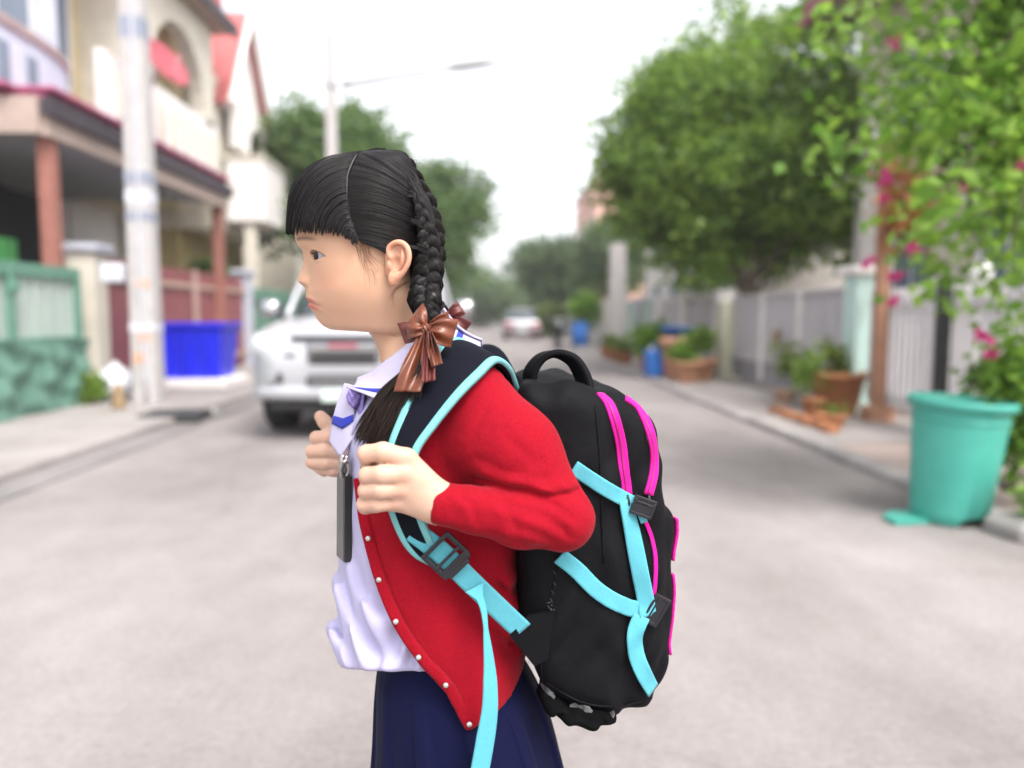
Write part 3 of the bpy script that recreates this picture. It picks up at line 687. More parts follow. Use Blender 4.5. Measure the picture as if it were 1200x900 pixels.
gp = thing('gate', 'white picket gate behind the teal bin', 'gate', (4.05, 6.6, 0))
M_picket = mat('white_picket_paint', (.58, .56, .58), .6, .08, 4)
for i, y in enumerate(np.arange(4.9, 8.2, .115)): obj('picket', *box((4.05, y, .80), (.028, .07, 1.18), 0, .005), M_picket, gp, False)
for z in (.32, 1.25): obj('rail', *box((4.085, 6.55, z), (.04, 3.4, .06), 0, .006), M_picket, gp, False)
obj('gate_post', *box((4.0, 6.75, .74), (.10, .11, 1.42), 0, .01), M_dark, gp, False)
obj('lock_box', *box((3.98, 6.25, .62), (.06, .14, .18), 0, .012), M_black, gp, False)
lm = thing('globe_lamp', 'white globe lamp on a post behind the picket gate', 'lamp', (4.25, 6.65, 0))
M_globe = mat('opal_globe', (.80, .79, .80), .25, .03, 4)
a = np.linspace(-np.pi / 2, np.pi / 2, 13); obj('globe', *lathe([(max(.002, .10 * math.cos(t)), .10 * math.sin(t)) for t in a], (4.25, 6.65, 1.50), 20), M_globe, lm)
obj('globe_base', *lathe([(.06, 1.28), (.13, 1.30), (.14, 1.36), (.06, 1.40)], (4.25, 6.65, 0), 16), M_globe, lm); obj('post', *lathe([(.05, 0), (.045, 1.28)], (4.25, 6.65, 0), 10), M_concrete, lm)
# orange-brown post overgrown with dry creeper
ot = thing('porch_column', 'terracotta coloured column with dry orange creeper right of the mint pillar', 'column', (3.95, 7.75, 0))
M_terra = mat('terracotta_paint', (.36, .19, .12), .8, .18, 5, .4, 30)
obj('shaft', *box((3.95, 7.75, 1.42), (.12, .12, 2.84), 0, .015), M_terra, ot, False); obj('capital', *box((3.95, 7.75, 2.9), (.34, .3, .14), 0, .02), M_white, ot, False); obj('base', *box((3.95, 7.75, .10), (.26, .26, .2), 0, .015), M_terra, ot, False)
P = crown_points((4.0, 7.5, 2.2), (.40, .25, .62), 60, 81, .1, 4, -1.0); V, F = leaves(P, 14, .09, .10, 82, .8); tag(obj('dry_creeper', V, F, L_dry, ot, False), kind='stuff')
# pots
M_terrapot = mat('terracotta_pot', (.40, .165, .075), .75, .18, 6, .25, 40)
def pot(label, c, r, h, m, plant=None, seed=1, size=.08, ph=.3, pr=.2, n=24, group='flower pots on the right pavement', name='flower_pot', rim=True):
    t = thing(name, label, 'flower pot', c, group); x, y, z = c
    obj('pot_body', *lathe([(r * .62, z), (r * .66, z + .02), (r * .95, z + h * .86), (r, z + h * .86), (r, z + h), (r * .88, z + h), (r * .84, z + h * .8)], (x, y, 0), 22), m, t)
    if rim: obj('soil', *lathe([(r * .86, z + h * .80), (r * .5, z + h * .84)], (x, y, 0), 16), M_soil, t)
    if plant:
        P = crown_points((x, y, z + h + ph * .8), (pr, pr, ph), n, seed, .1, 4, -1.1); V, F = leaves(P, 12, .06, size, seed + 1); V[:, 2] = np.maximum(V[:, 2], z + h * .86)
        tag(obj('plant', V, F, plant, t, False), kind='stuff')
    return t
zp = .05
pot('large brown terracotta pot in front of the mint pillar', (3.78, 8.3, zp), .30, .46, M_terrapot, L_yel, 91, .10, .22, .2, 14)
pot('small orange pot left of the large terracotta pot', (3.42, 8.05, zp), .13, .2, M_terrapot, L_mid, 92, .08, .3, .22, 22)
pot('low orange dish pot at the foot of the large terracotta pot', (3.30, 7.35, zp), .16, .12, mat('orange_clay', (.52, .22, .11), .75), L_mid, 93, .05, .05, .1, 6)
pot('pale clay pot with wispy plant before the grey gate', (3.55, 9.2, zp), .14, .18, mat('pale_clay', (.50, .33, .24), .75), L_yel, 94, .09, .4, .26, 26)
bk = thing('brick_edging', 'row of loose orange bricks on the pavement below the large pot', 'bricks', (3.2, 7.6, zp))
for i in range(7): obj('brick', *box((3.12 + .02 * (i % 2), 7.0 + i * .22, zp + .035), (.10, .20, .07), rng.normal(0, .1), .006), M_terrapot, bk, False)
pot('tall terracotta planter with green shrub beside the grey gate', (3.42, 12.6, zp), .30, .36, mat('clay_planter', (.50, .26, .15), .75), L_mid, 95, .11, .3, .3, 46)
t = pot('terracotta pot topped with a blue basin among the planters', (3.15, 12.3, zp), .26, .34, MATS['clay_planter'], L_bright, 96, .1, .16, .26, 24)
ba = thing('basin', 'shallow blue plastic basin standing on the raised clay pot', 'basin', (3.22, 13.2, .78)); M_bblue = mat('mid_blue_plastic', (.03, .15, .50), .4)
obj('basin_body', *lathe([(.20, .79), (.31, .90), (.34, .905), (.34, .93), (.29, .93), (.19, .81)], (3.22, 13.2, 0), 22), M_bblue, ba); obj('basin_foot', *lathe([(.16, .775), (.17, .792)], (3.22, 13.2, 0), 16), M_bblue, ba)
pot('raised clay pot holding up the blue basin', (3.22, 13.2, zp), .33, .70, mat('salmon_clay', (.58, .30, .21), .75), None)
pot('leafy green planter left of the blue basin', (3.0, 14.2, zp), .30, .32, MATS['clay_planter'], L_bright, 97, .13, .45, .42, 60)
pot('small brown pot with orange flowers further along the pavement', (2.98, 17.2, zp), .24, .26, M_terrapot, L_yel, 98, .1, .14, .22, 20)
pot('second small brown pot further along the pavement', (2.98, 18.4, zp), .24, .26, M_terrapot, L_mid, 99, .1, .16, .22, 20)
pot('third small brown pot by the grey utility pole', (3.0, 19.7, zp), .24, .28, M_terrapot, L_yel, 100, .1, .16, .22, 20)
jb = thing('jerry_can', 'blue plastic can standing on the pavement near the planters', 'can', (2.84, 13.4, zp)); obj('can_body', *box((2.84, 13.4, zp + .24), (.26, .34, .48), .3, .05), M_bblue, jb, False); obj('handle', *tube([(2.84, 13.3, zp + .47), (2.84, 13.34, zp + .56), (2.84, 13.46, zp + .56), (2.84, 13.5, zp + .47)], .02, 8, 10), M_bblue, jb); obj('cap', *lathe([(.035, zp + .47), (.035, zp + .53)], (2.78, 13.3, 0), 12), M_white, jb)
# walls further along
def garden_wall(label, y0, y1, x, h, m, m2, pit=2.4):
    t = thing('wall', label, 'wall', (x, (y0 + y1) / 2, 0), 'garden walls along the right side')
    obj('wall_body', *box((x, (y0 + y1) / 2, h / 2), (.14, y1 - y0, h), 0, .01), m, t, False)
    for y in np.arange(y0, y1 + .1, pit): obj('pier', *box((x - .04, y, h / 2 + .06), (.3, .3, h + .12), 0, .012), m2, t, False)
    obj('coping', *box((x, (y0 + y1) / 2, h + .03), (.2, y1 - y0 - .1, .06), 0, .01), m2, t, False)
garden_wall('white garden wall beyond the grey gate', 13.4, 18.2, 4.1, 1.45, M_gategrey, M_white)
garden_wall('green tinted garden wall past the grey pole', 18.7, 27.0, 4.15, 1.5, mat('pale_green_paint', (.42, .52, .46), .7), M_greyb)
garden_wall('far grey garden wall behind the motorcycle', 27.5, 60.0, 4.2, 1.6, M_gategrey, M_cream, 4.0)
# wheelie bin and shrubs further
t = thing('barrel', 'blue barrel behind the motorcycle on the right', 'barrel', (3.15, 27.2, zp)); obj('barrel_body', *lathe([(.27, zp), (.30, zp + .04), (.30, .4), (.31, .42), (.30, .44), (.30, .8), (.28, .84)], (3.15, 27.2, 0), 20), M_bblue, t); obj('lid', *lathe([(.30, .84), (.30, .88), (.2, .9)], (3.15, 27.2, 0), 20), M_bblue, t)
bush('shrub', 'bright green bush above the blue barrel', 'shrub', (3.5, 28.2, .0), (3.5, 28.2, 1.3), (.7, .6, .75), 80, 22, .16, L_bright, 76, spread=.16)
bush('shrub', 'pale green roadside bush behind the parked sedan', 'shrub', (3.2, 39, .0), (3.2, 39, .9), (.9, .8, .8), 70, 22, .2, L_yel, 77, spread=.2)
# houses on the right
hR = thing('house', 'cream house with dark eave behind the bougainvillea on the right', 'house', (6.5, 10, 0), 'houses along the right side')
obj('wall', *box((8.2, 9.6, 3.0), (3.6, 7.6, 6.0)), M_cream, hR, False)
obj('corner_column', *box((6.3, 13.0, 3.0), (.28, .28, 6.0), 0, .01), M_white, hR, False)
for y in (7.2, 9.4, 11.6): window(hR, (6.37, y, 4.4), 1.2, 1.4); window(hR, (6.37, y + .02, 1.6), 1.2, 1.8)
ev = obj('roof', *box((7.5, 9.6, 6.18), (4.2, 8.6, .22)), M_taupe, hR, False); obj('eave_edge', *box((5.38, 9.6, 6.2), (.08, 8.7, .34)), M_maroon, ev, False)
obj('roof_slope', *box((8.4, 9.6, 6.8), (3.0, 7.6, 1.1)), M_redroof, hR, False)
hR2 = thing('house', 'salmon pink building far down the right side', 'house', (7, 42, 0), 'houses along the right side')
M_salmon = mat('salmon_render', (.70, .42, .36), .85); obj('wall', *box((7.4, 43, 3.9), (4.4, 9, 7.8)), M_salmon, hR2, False)
for y in (40, 42.5, 45):
    for z in (2.2, 5.4): window(hR2, (5.17, y, z), 1.2, 1.4)
obj('parapet', *box((7.4, 43, 7.95), (4.6, 9.2, .3)), M_white, hR2, False)
hR3 = thing('house', 'white house behind the big round tree', 'house', (7, 21, 0), 'houses along the right side')
obj('wall', *box((7.6, 22, 2.6), (4.2, 11, 5.2)), M_white, hR3, False)
for y in (18, 20.5, 23, 25.5): window(hR3, (5.47, y, 3.8), 1.1, 1.3); window(hR3, (5.47, y, 1.4), 1.1, 1.5)
obj('roof', *box((7.4, 22, 5.35), (5.2, 11.8, .3)), M_taupe, hR3, False)
# ================================================================== vehicles and street things
M_silver = mat('silver_car_paint', (.46, .46, .49), .30, .04, 3, metal=.35, coat=.5)
M_rubber = mat('tyre_rubber', (.02, .02, .021), .85, .2, 12)
M_grille = mat('grille_black', (.02, .02, .022), .5, .1, 5)
M_chrome = mat('chrome', (.52, .52, .54), .16, .04, 4, metal=1.0)
M_lens = mat('headlamp_lens', (.50, .52, .55), .1, .1, 12, coat=1.0)
M_auto = mat('car_glass', (.05, .065, .075), .06, .1, 4, spec=.7)
M_redb = mat('red_badge', (.34, .06, .09), .5)
M_platem = mat('number_plate', (.60, .70, .66), .5, .06, 20)
M_tail = mat('tail_lamp_red', (.42, .02, .03), .25, coat=.5)
def wheel(parent, c, r, w_):
    x, y, z = c
    pr = [(r * .62, -w_ / 2), (r * .9, -w_ / 2), (r, -w_ * .36), (r, w_ * .36), (r * .9, w_ / 2), (r * .62, w_ / 2)]
    def lay(p):
        V, F = lathe(p, (0, 0, 0), 28, False); V = V[:, [2, 1, 0]]; return V + np.array([x, y, z]), F
    ty = obj('wheel', *lay(pr), M_rubber, parent)
    obj('rim', *lay([(.02, -w_ * .40), (r * .2, -w_ * .42), (r * .3, -w_ * .34), (r * .55, -w_ * .36), (r * .63, -w_ * .48), (r * .63, w_ * .48), (r * .55, w_ * .36), (r * .3, w_ * .34), (r * .2, w_ * .42), (.02, w_ * .40)]), M_steel, ty)
def pickup():
    o = np.array([-1.30, 6.85, 0]); t = thing('pickup_truck', 'silver pickup truck parked facing the camera behind the girl', 'pickup', tuple(o))
    def at(VF): return np.asarray(VF[0], float) + o, VF[1]
    obj('body', *at(superbox([(.02, .62, .50, .74), (.05, .74, .36, .88), (.12, .80, .33, .99), (.26, .86, .34, 1.04), (.55, .89, .36, 1.075), (1.1, .90, .40, 1.12), (1.35, .905, .42, 1.12), (3.4, .905, .42, 1.10), (3.5, .905, .42, 1.06), (5.0, .90, .44, 1.06), (5.1, .86, .48, 1.02)], 40, .34)), M_silver, t)
    obj('hood_bulge', *at(superbox([(.20, .34, .99, 1.05), (.35, .50, 1.0, 1.085), (.8, .54, 1.02, 1.13), (1.15, .56, 1.06, 1.155)], 24, .6)), M_silver, t)
    g = obj('windows', *at(cabin([(1.06, .83, 1.12, 3.45), (1.16, .82, 1.18, 3.43), (1.62, .68, 1.78, 3.30), (1.66, .66, 1.85, 3.25)])), M_auto, t)
    obj('roof', *at(cabin([(1.655, .69, 1.80, 3.30), (1.70, .68, 1.82, 3.28), (1.735, .60, 1.95, 3.15), (1.74, .3, 2.2, 2.9)])), M_silver, t)
    for s in (-1, 1):
        obj('pillar', *at(tube([(s * .80, 1.22, 1.10), (s * .74, 1.52, 1.42), (s * .67, 1.86, 1.68)], .035, 8, 8)), M_silver, t)
        obj('pillar', *at(tube([(s * .83, 2.45, 1.10), (s * .76, 2.45, 1.42), (s * .68, 2.45, 1.68)], .035, 8, 8)), M_silver, t)
        hl = obj('headlight', *at(superbox([(.05, .03, .78, .84), (.065, .17, .76, .92), (.15, .20, .75, .97), (.34, .13, .80, 1.0)], 20, .6)), M_lens, t)
        hl.location.x += s * .66
        obj('headlight_surround', *at(box((s * .60, .07, .77), (.36, .05, .03), s * .25, .008)), M_grille, t, False)
        fl = obj('fog_lamp', *at(box((s * .62, .055, .565), (.18, .06, .11), s * .22, .015)), M_grille, t, False)
        obj('fog_lens', *at(lathe([(.002, .0), (.035, .0), (.035, .03)], (s * .62, .0, .565), 14, False)), M_lens, fl)
        m = obj('mirror', *at(superbox([(1.30, .06, 1.14, 1.24), (1.34, .115, 1.09, 1.29), (1.42, .12, 1.09, 1.29), (1.46, .10, 1.11, 1.27)], 20, .6)), M_chrome, t); m.location.x += s * 1.02
        obj('mirror_stalk', *at(tube([(s * .85, 1.45, 1.10), (s * .95, 1.42, 1.14)], .03, 8)), M_black, t)
        wheel(t, o + np.array([s * .76, .88, .37]), .37, .25); wheel(t, o + np.array([s * .76, 4.0, .37]), .37, .25)
        obj('wheel_arch', *at(tube([(s * .87, .88 + .44 * math.cos(a_), .40 + .44 * math.sin(a_)) for a_ in np.linspace(.1, 3.04, 14)], .05, 8)), M_silver, t)
    gr = obj('grille', *at(box((0, .02, .79), (.66, .06, .20), 0, .03)), M_chrome, t, False)
    obj('grille_slot', *at(box((0, .0, .765), (.58, .05, .075), 0, .015)), M_grille, gr, False); obj('grille_badge', *at(box((.0, -.012, .855), (.26, .03, .04), 0, .01)), M_redb, gr, False)
    obj('grille_top_bar', *at(box((0, .045, .93), (.94, .06, .03), 0, .01)), M_grille, gr, False)
    lo = obj('lower_grille', *at(box((.02, .0, .535), (.70, .06, .13), 0, .03)), M_grille, t, False)
    for z in (.505, .54, .575): obj('grille_bar', *at(box((.02, -.033, z), (.64, .008, .010))), M_steel, lo, False)
    bp_ = obj('bumper', *at(superbox([(-.03, .50, .40, .48), (-.01, .72, .38, .50), (.06, .82, .36, .50), (.2, .87, .36, .50)], 28, .5)), M_silver, t)
    obj('skid_plate', *at(box((0, .12, .32), (1.34, .2, .10), 0, .03)), M_grille, t, False); obj('underside', *at(box((0, 2.6, .36), (1.3, 4.6, .16), 0, .02)), M_black, t, False)
    obj('number_plate', *at(box((-.02, -.045, .42), (.34, .015, .11), 0, .006)), M_platem, t, False)
    obj('wiper', *at(tube([(-.5, 1.10, 1.13), (-.1, 1.28, 1.22), (.15, 1.33, 1.26)], .012, 6)), M_black, t)
pickup()
def sedan():
    o = np.array([1.45, 35.5, 0]); t = thing('sedan', 'pale silver sedan far down the street seen from behind', 'car', tuple(o))
    def at(VF): return np.asarray(VF[0], float) + o, VF[1]
    obj('body', *at(superbox([(0, .74, .35, .78), (.06, .82, .28, .92), (.6, .85, .26, .96), (2.2, .86, .26, .94), (3.6, .84, .26, .88), (4.2, .76, .30, .75)], 32, .4)), M_silver, t)
    obj('windows', *at(cabin([(.90, .80, .35, 3.1), (1.0, .78, .45, 3.0), (1.38, .60, .95, 2.3), (1.40, .58, 1.0, 2.2)])), M_auto, t)
    obj('roof', *at(cabin([(1.39, .62, .9, 2.35), (1.44, .58, 1.0, 2.25), (1.46, .3, 1.3, 2.0)])), M_silver, t)
    for s in (-1, 1):
        obj('tail_light', *at(box((s * .62, .0, .72), (.34, .08, .16), 0, .02)), M_tail, t, False)
        for y in (.75, 3.4): wheel(t, o + np.array([s * .74, y, .30]), .30, .2)
    obj('bumper', *at(superbox([(-.06, .6, .30, .45), (.0, .80, .27, .5), (.1, .84, .27, .5)], 24, .5)), mat('dark_bumper', (.12, .06, .07), .5), t)
    obj('number_plate', *at(box((0, -.07, .42), (.36, .02, .13), 0, .006)), M_platem, t, False)
sedan()
def motorcycle():
    o = np.array([2.25, 25.5, 0]); t = thing('motorcycle', 'dark motorcycle parked at the right kerb near the blue barrel', 'motorcycle', tuple(o))
    def at(VF): return np.asarray(VF[0], float) + o, VF[1]
    for y in (0, 1.2): wheel(t, o + np.array([0, y, .28]), .28, .09)
    obj('frame', *at(tube([(0, 0, .28), (0, .15, .75), (0, .35, .55), (0, .8, .42), (0, 1.2, .28)], .05, 8, 16)), M_dark, t)
    obj('fairing', *at(superbox([(.0, .06, .55, .7), (.12, .2, .45, .95), (.3, .22, .35, .9), (.5, .16, .32, .6)], 18, .7)), M_black, t)
    obj('seat', *at(superbox([(.5, .10, .66, .74), (.7, .15, .64, .78), (1.2, .14, .68, .82), (1.4, .08, .72, .82)], 16, .7)), M_black, t)
    obj('tail', *at(superbox([(.75, .13, .45, .64), (1.1, .14, .5, .68), (1.5, .06, .62, .7)], 16, .7)), M_greyb, t)
    obj('handlebar', *at(tube([(-.34, .25, 1.02), (-.1, .15, 1.0), (.1, .15, 1.0), (.34, .25, 1.02)], .018, 8, 10)), M_steel, t)
    for s in (-1, 1): obj('mirror', *at(lathe([(.06, 1.16), (.06, 1.18)], (s * .36, .2, 0), 12)), M_steel, t)
    obj('headlight', *at(box((0, -.02, .86), (.14, .08, .12), 0, .03)), M_lens, t, False)
motorcycle()
# teal bin
M_teal = mat('teal_plastic', (.050, .33, .265), .42, .06, 4, .12, 30, hue=(.075, .38, .31))
def bin_():
    o = np.array([2.52, 4.12, 0.0]); t = thing('rubbish_bin', 'round teal plastic bin standing at the right kerb', 'bin', tuple(o))
    ti = np.array(Euler((R(1.5), R(3.2), 0)).to_matrix()); seg = 56
    prof = [(.205, .0), (.215, .005), (.222, .06), (.252, .40), (.268, .60), (.274, .625), (.300, .628), (.303, .665), (.296, .675), (.268, .672), (.262, .62), (.240, .30), (.206, .03)]
    V, F = lathe(prof, (0, 0, 0), seg, False); V = np.asarray(V); V[:, :2] *= .89
    # foot recess: the wall between two angles stops short of the ground
    ang = np.arctan2(V[:, 1], V[:, 0]); d = np.abs((ang - R(-72) + np.pi) % (2 * np.pi) - np.pi); rec = np.clip((R(34) - d) / R(6), 0, 1)
    low = V[:, 2] < .07; V[:, 2] = np.where(low, np.maximum(V[:, 2], .055 * rec), V[:, 2])
    F = list(F) + [tuple(range((len(prof) - 1) * seg, len(prof) * seg))]
    obj('bin_body', V @ ti.T + o, F, M_teal, t)
    Vf, Ff = lathe([(.165, .0), (.165, .055)], (0, 0, 0), 32); obj('recess_dark_core', Vf @ ti.T + o, Ff, M_black, t)  # black core stands in for the shade inside the foot opening
    ax = np.array([[0, 0, 0]]); 
    for z in (.56,):
        rr = .89 * (.222 + (z - .06) * .088) + .001; Vf, Ff = lathe([(rr, z), (rr + .006, z + .004), (rr + .006, z + .012), (rr, z + .016)], (0, 0, 0), 48, False); obj('moulded_ring', Vf @ ti.T + o, Ff, M_teal, t)
    f = np.array([(-.16, -.10), (-.36, -.13), (-.37, -.02), (-.28, .09), (-.14, .1), (-.10, 0)]); n = len(f)
    Vp = [(x, y, z) for z in (.004, .028) for x, y in f]
    obj('pedal_plate', np.array(Vp) + o, [tuple(range(n - 1, -1, -1)), tuple(range(n, 2 * n))] + [(i, (i + 1) % n, n + (i + 1) % n, n + i) for i in range(n)], M_teal, t, False)
bin_()
sb2 = obj('kerb_block', *box((2.80, 3.80, .035), (.42, .30, .11), .1, .03), M_kerb, smooth=False, loc=(2.80, 3.80, 0)); tag(sb2, 'loose pale concrete block at the foot of the teal bin', 'block')
# ================================================================== the girl
def GV(px, py, dy):
    px, py, dy = np.broadcast_arrays(np.asarray(px, float), np.asarray(py, float), np.asarray(dy, float))
    d = np.stack([(px - 600) / FOC, -(py - 450) / FOC, -np.ones_like(px)], -1) @ RM.T
    return CAMN + d * ((DG + dy) / d[..., 1])[..., None]
def proj(V):
    q = (np.asarray(V) - CAMN) @ RM; return 600 + FOC * q[..., 0] / -q[..., 2], 450 - FOC * q[..., 1] / -q[..., 2]
def xz(tab, dy=0.0):
    """table (px, py) -> world x, z arrays"""
    P = GV([p[0] for p in tab], [p[1] for p in tab], dy); return P[:, 0], P[:, 2]
_py = np.arange(100, 1400, 5.0); _pz = GV(425, _py, 0)[:, 2]
def v_of_z(z): return np.interp(-z, -_pz, _py)
def z_of_v(v): return np.interp(v, _py, _pz)
KPX = 0.95 / FOC * 1.004
person = thing('person', 'young girl with braids in red cardigan and school uniform seen from the side', 'person', (float(G(500, 700)[0]), DG, 0.0))

M_skin = bpy.data.materials.new('skin'); M_skin.use_nodes = True
def _skin():
    t = M_skin.node_tree; N = t.nodes; L = t.links; p = N['Principled BSDF']
    at = N.new('ShaderNodeAttribute'); at.attribute_name = 'tone'; tc = N.new('ShaderNodeTexCoord')
    no = N.new('ShaderNodeTexNoise'); no.inputs['Scale'].default_value = 55; no.inputs['Detail'].default_value = 5; L.new(tc.outputs['Object'], no.inputs['Vector'])
    mx = N.new('ShaderNodeMix'); mx.data_type = 'RGBA'; mx.blend_type = 'MULTIPLY'; mx.inputs[0].default_value = .3
    rp = N.new('ShaderNodeValToRGB'); rp.color_ramp.elements[0].color = (.80, .74, .70, 1); rp.color_ramp.elements[1].color = (1.08, 1.08, 1.08, 1)
    L.new(no.outputs['Fac'], rp.inputs[0]); L.new(at.outputs['Color'], mx.inputs[6]); L.new(rp.outputs[0], mx.inputs[7]); L.new(mx.outputs[2], p.inputs['Base Color'])
    p.inputs['Roughness'].default_value = .48; p.inputs['Specular IOR Level'].default_value = .35
    p.inputs['Subsurface Weight'].default_value = .55; p.inputs['Subsurface Radius'].default_value = (1, .3, .16); p.inputs['Subsurface Scale'].default_value = .007
    n2 = N.new('ShaderNodeTexNoise'); n2.inputs['Scale'].default_value = 420; n2.inputs['Detail'].default_value = 3; L.new(tc.outputs['Object'], n2.inputs['Vector'])
    b = N.new('ShaderNodeBump'); b.inputs['Strength'].default_value = .12; b.inputs['Distance'].default_value = .0006; L.new(n2.outputs['Fac'], b.inputs['Height']); L.new(b.outputs[0], p.inputs['Normal'])
_skin()
SKIN = np.array([.60, .370, .252]); LIP = np.array([.47, .105, .095]); BLUSH = np.array([.54, .29, .20])
# ---- head: loft of slanted sections from the profile line to the back of the head
#   front px, py | back px, py | half width | roundness q | p
SEC = [((428, 191), (431.28, 191), .006, .95, 1.0), ((398, 195), (458.8, 193), .030, .95, 1.0), ((371, 210), (477.92, 205), .048, .92, 1.0), ((353, 232), (491, 228), .0605, .90, .97),
       ((345.5, 255), (498, 255), .0665, .88, .95), ((344.2, 273), (500, 280), .0685, .86, .94), ((345, 283), (499, 292), .0685, .85, .94), ((346.6, 290), (498, 300), .068, .84, .95), ((348.2, 296), (496, 306), .0675, .82, .95),
       ((350.2, 304), (493, 315), .067, .80, .96), ((352.2, 314), (489.3, 326), .0663, .78, .97), ((354.6, 328), (488.5, 340), .0648, .76, .97), ((356.4, 340), (487, 350), .0626, .74, .97), ((358.2, 350), (486, 357), .0597, .72, .98),
       ((361, 360), (485, 364), .0560, .70, .98), ((365.6, 368), (484, 371), .0520, .69, .98), ((371, 376), (484, 378), .0480, .69, .98), ((378.5, 383), (485, 385), .045, .71, .99), ((390, 386.6), (486, 391), .0405, .74, 1.0),
       ((408, 386), (488, 397), .0375, .80, 1.0), ((422, 386), (490, 402), .0365, .86, 1.0), ((431, 392), (493, 408), .0365, .92, 1.0), ((438, 404), (498, 416), .038, .95, 1.0), ((444, 418), (504, 426), .041, 1.0, 1.0), ((448, 440), (512, 440), .047, 1.0, 1.0), ((450, 470), (520, 465), .052, 1.0, 1.0)]
def head_mesh():
    A = np.array([[*s[0], *s[1], s[2] * 1000, s[3], s[4]] for s in SEC]); nr, ncol = 250, 380
    d = np.r_[0, np.cumsum(np.hypot(*(np.diff(A[:, :2], axis=0).T)) + .35 * np.hypot(*(np.diff(A[:, 2:4], axis=0).T)))]
    tt = np.linspace(0, d[-1], nr); A = np.stack([pchip(tt, d, A[:, i]) for i in range(7)], 1)
    kw = np.hanning(25)[1:-1]; kw /= kw.sum(); A[:, 4:] = np.stack([np.convolve(np.pad(A[:, i], 11, 'edge'), kw, 'valid') for i in (4, 5, 6)], 1)
    Fp = GV(A[:, 0], A[:, 1], 0); Bp = GV(A[:, 2], A[:, 3], 0)
    u = np.linspace(-1, 1, ncol, endpoint=False); th = np.pi * (u * .55 + .45 * u ** 3)          # more columns at the face
    s = ((1 - np.cos(th))[None, :] / 2) ** A[:, 5:6]; b = A[:, 4:5] / 1000 * np.sign(np.sin(th)) * np.abs(np.sin(th))[None, :] ** A[:, 6:7]
    X = Fp[:, 0:1] + (Bp[:, 0:1] - Fp[:, 0:1]) * s; Z = Fp[:, 2:3] + (Bp[:, 2:3] - Fp[:, 2:3]) * s
    v = v_of_z(Z); B = b * 1000; mm = .001; fr = np.clip((.5 - s) / .2, 0, 1)
    g = lambda x, m_, sg: np.exp(-((x - m_) / sg) ** 2)
    # nose
    Nz = pchip(v, [288, 293, 298, 305, 311, 320, 326, 329, 332.5, 336, 339.5, 344], [0, .3, 1.4, 2.7, 3.8, 6.6, 9.2, 9.5, 8.0, 3.4, .6, 0]); sg = np.interp(v, [292, 303, 314, 325, 334], [6.0, 5.6, 6.6, 8.2, 9.0])
    dx = Nz * np.exp(-np.abs(B / sg) ** 2.2) * fr
    for q in (-1, 1):
        dx += fr * 3.4 * g(B, q * 9.8, 4.2) * g(v, 331.5, 4.4); dx -= fr * 1.9 * g(B, q * 4.8, 2.4) * g(v, 336.2, 1.7)
        dx -= fr * 1.6 * g(B, q * 13.5, 2.6) * g(v, 334, 5)
    # hollow of the nose root and the eye plane
    dx -= fr * pchip(v, [284, 290, 296, 304, 314, 328, 342], [0, 2.0, 5.6, 6.6, 5.2, 2.9, 0]) * np.exp(-np.abs(B / 30) ** 2.4)
    # brow, cheeks, chin
    dx += fr * .8 * g(v, 287, 6) * g(np.abs(B), 20, 12); dx -= fr * 1.0 * g(v, 299, 6.5) * g(np.abs(B), 13, 5)
    # lips
    vm = 354.6 + 4.4 * (B / 19) ** 2; lat = np.exp(-(B / 17.5) ** 4)
    dx += fr * lat * (1.4 * g(v, vm - 5.2, 3.0) * (1 - .25 * g(B, 0, 3)) - 1.9 * g(v, vm, 1.25) + 1.1 * g(v, vm + 4.8, 3.2) - 1.2 * g(v, vm + 12.5, 4)) 
    dx -= fr * 1.4 * g(np.abs(B), 20.5, 3.2) * g(v, 360, 4) ; dx -= fr * .5 * g(B, 0, 2.2) * g(v, 343.5, 3)
    X = X - dx * mm
    lift = 1.7 * np.exp(-((s - .22) / .13) ** 2) * g(v, 343, 17); B = B + np.sign(B) * lift
    # eyes: lids wrap the eyeball, an almond opening lets it show
    tone = np.broadcast_to(SKIN, X.shape + (3,)).copy()
    c = G(432, 300)[0]; a = R(15.0); X = X + .0036
    def turn(X, B): return c + (X - c) * math.cos(a) + B * mm * math.sin(a), B * mm * math.cos(a) - (X - c) * math.sin(a)
    Xr, Br = turn(X, B); ppx, ppy = proj(np.stack([Xr, DG - Br, Z], -1)); cost = (ppx - 371.0) ** 2 + (ppy - 299.0) ** 2 + 1e6 * ((B < 0) | (s > .4)); i0 = np.unravel_index(np.argmin(cost), cost.shape)
    p0 = np.array([X[i0], B[i0] * mm, Z[i0]]); eyes = []
    for q in (-1, 1):
        n0, n1 = -.80, .593 * q; t0, t1 = .593, .80 * q; Re, Rl = .0116, .0126; cen = np.array([p0[0], q * p0[1], p0[2]]) - np.array([n0, n1, 0]) * (Re - .0002); eyes.append((q, cen, Re))
        ex, eb = X - cen[0], B * mm - cen[1]; du, dh, dz = ex * t0 + eb * t1, ex * n0 + eb * n1, Z - cen[2]; ok = (dh > 0) & (s < .45) & (np.abs(dz) < .02)
        h2 = Rl ** 2 - du ** 2 - dz ** 2; lid = np.sqrt(np.maximum(h2, 0)); w = np.clip(h2 / 5e-5, 0, 1)
        nh = np.where(h2 > 0, smax(dh, lid - (1 - w) * .004, .0012), dh)
        o = du * 1000; rz = dz * 1000; f_ = (o + 2.0); al = np.where(f_ > 0, np.clip(1 - np.clip(f_ / 14.5, 0, 1) ** 1.7, 0, 1), np.sqrt(np.clip(1 - (f_ / 10.0) ** 2, 0, 1)))
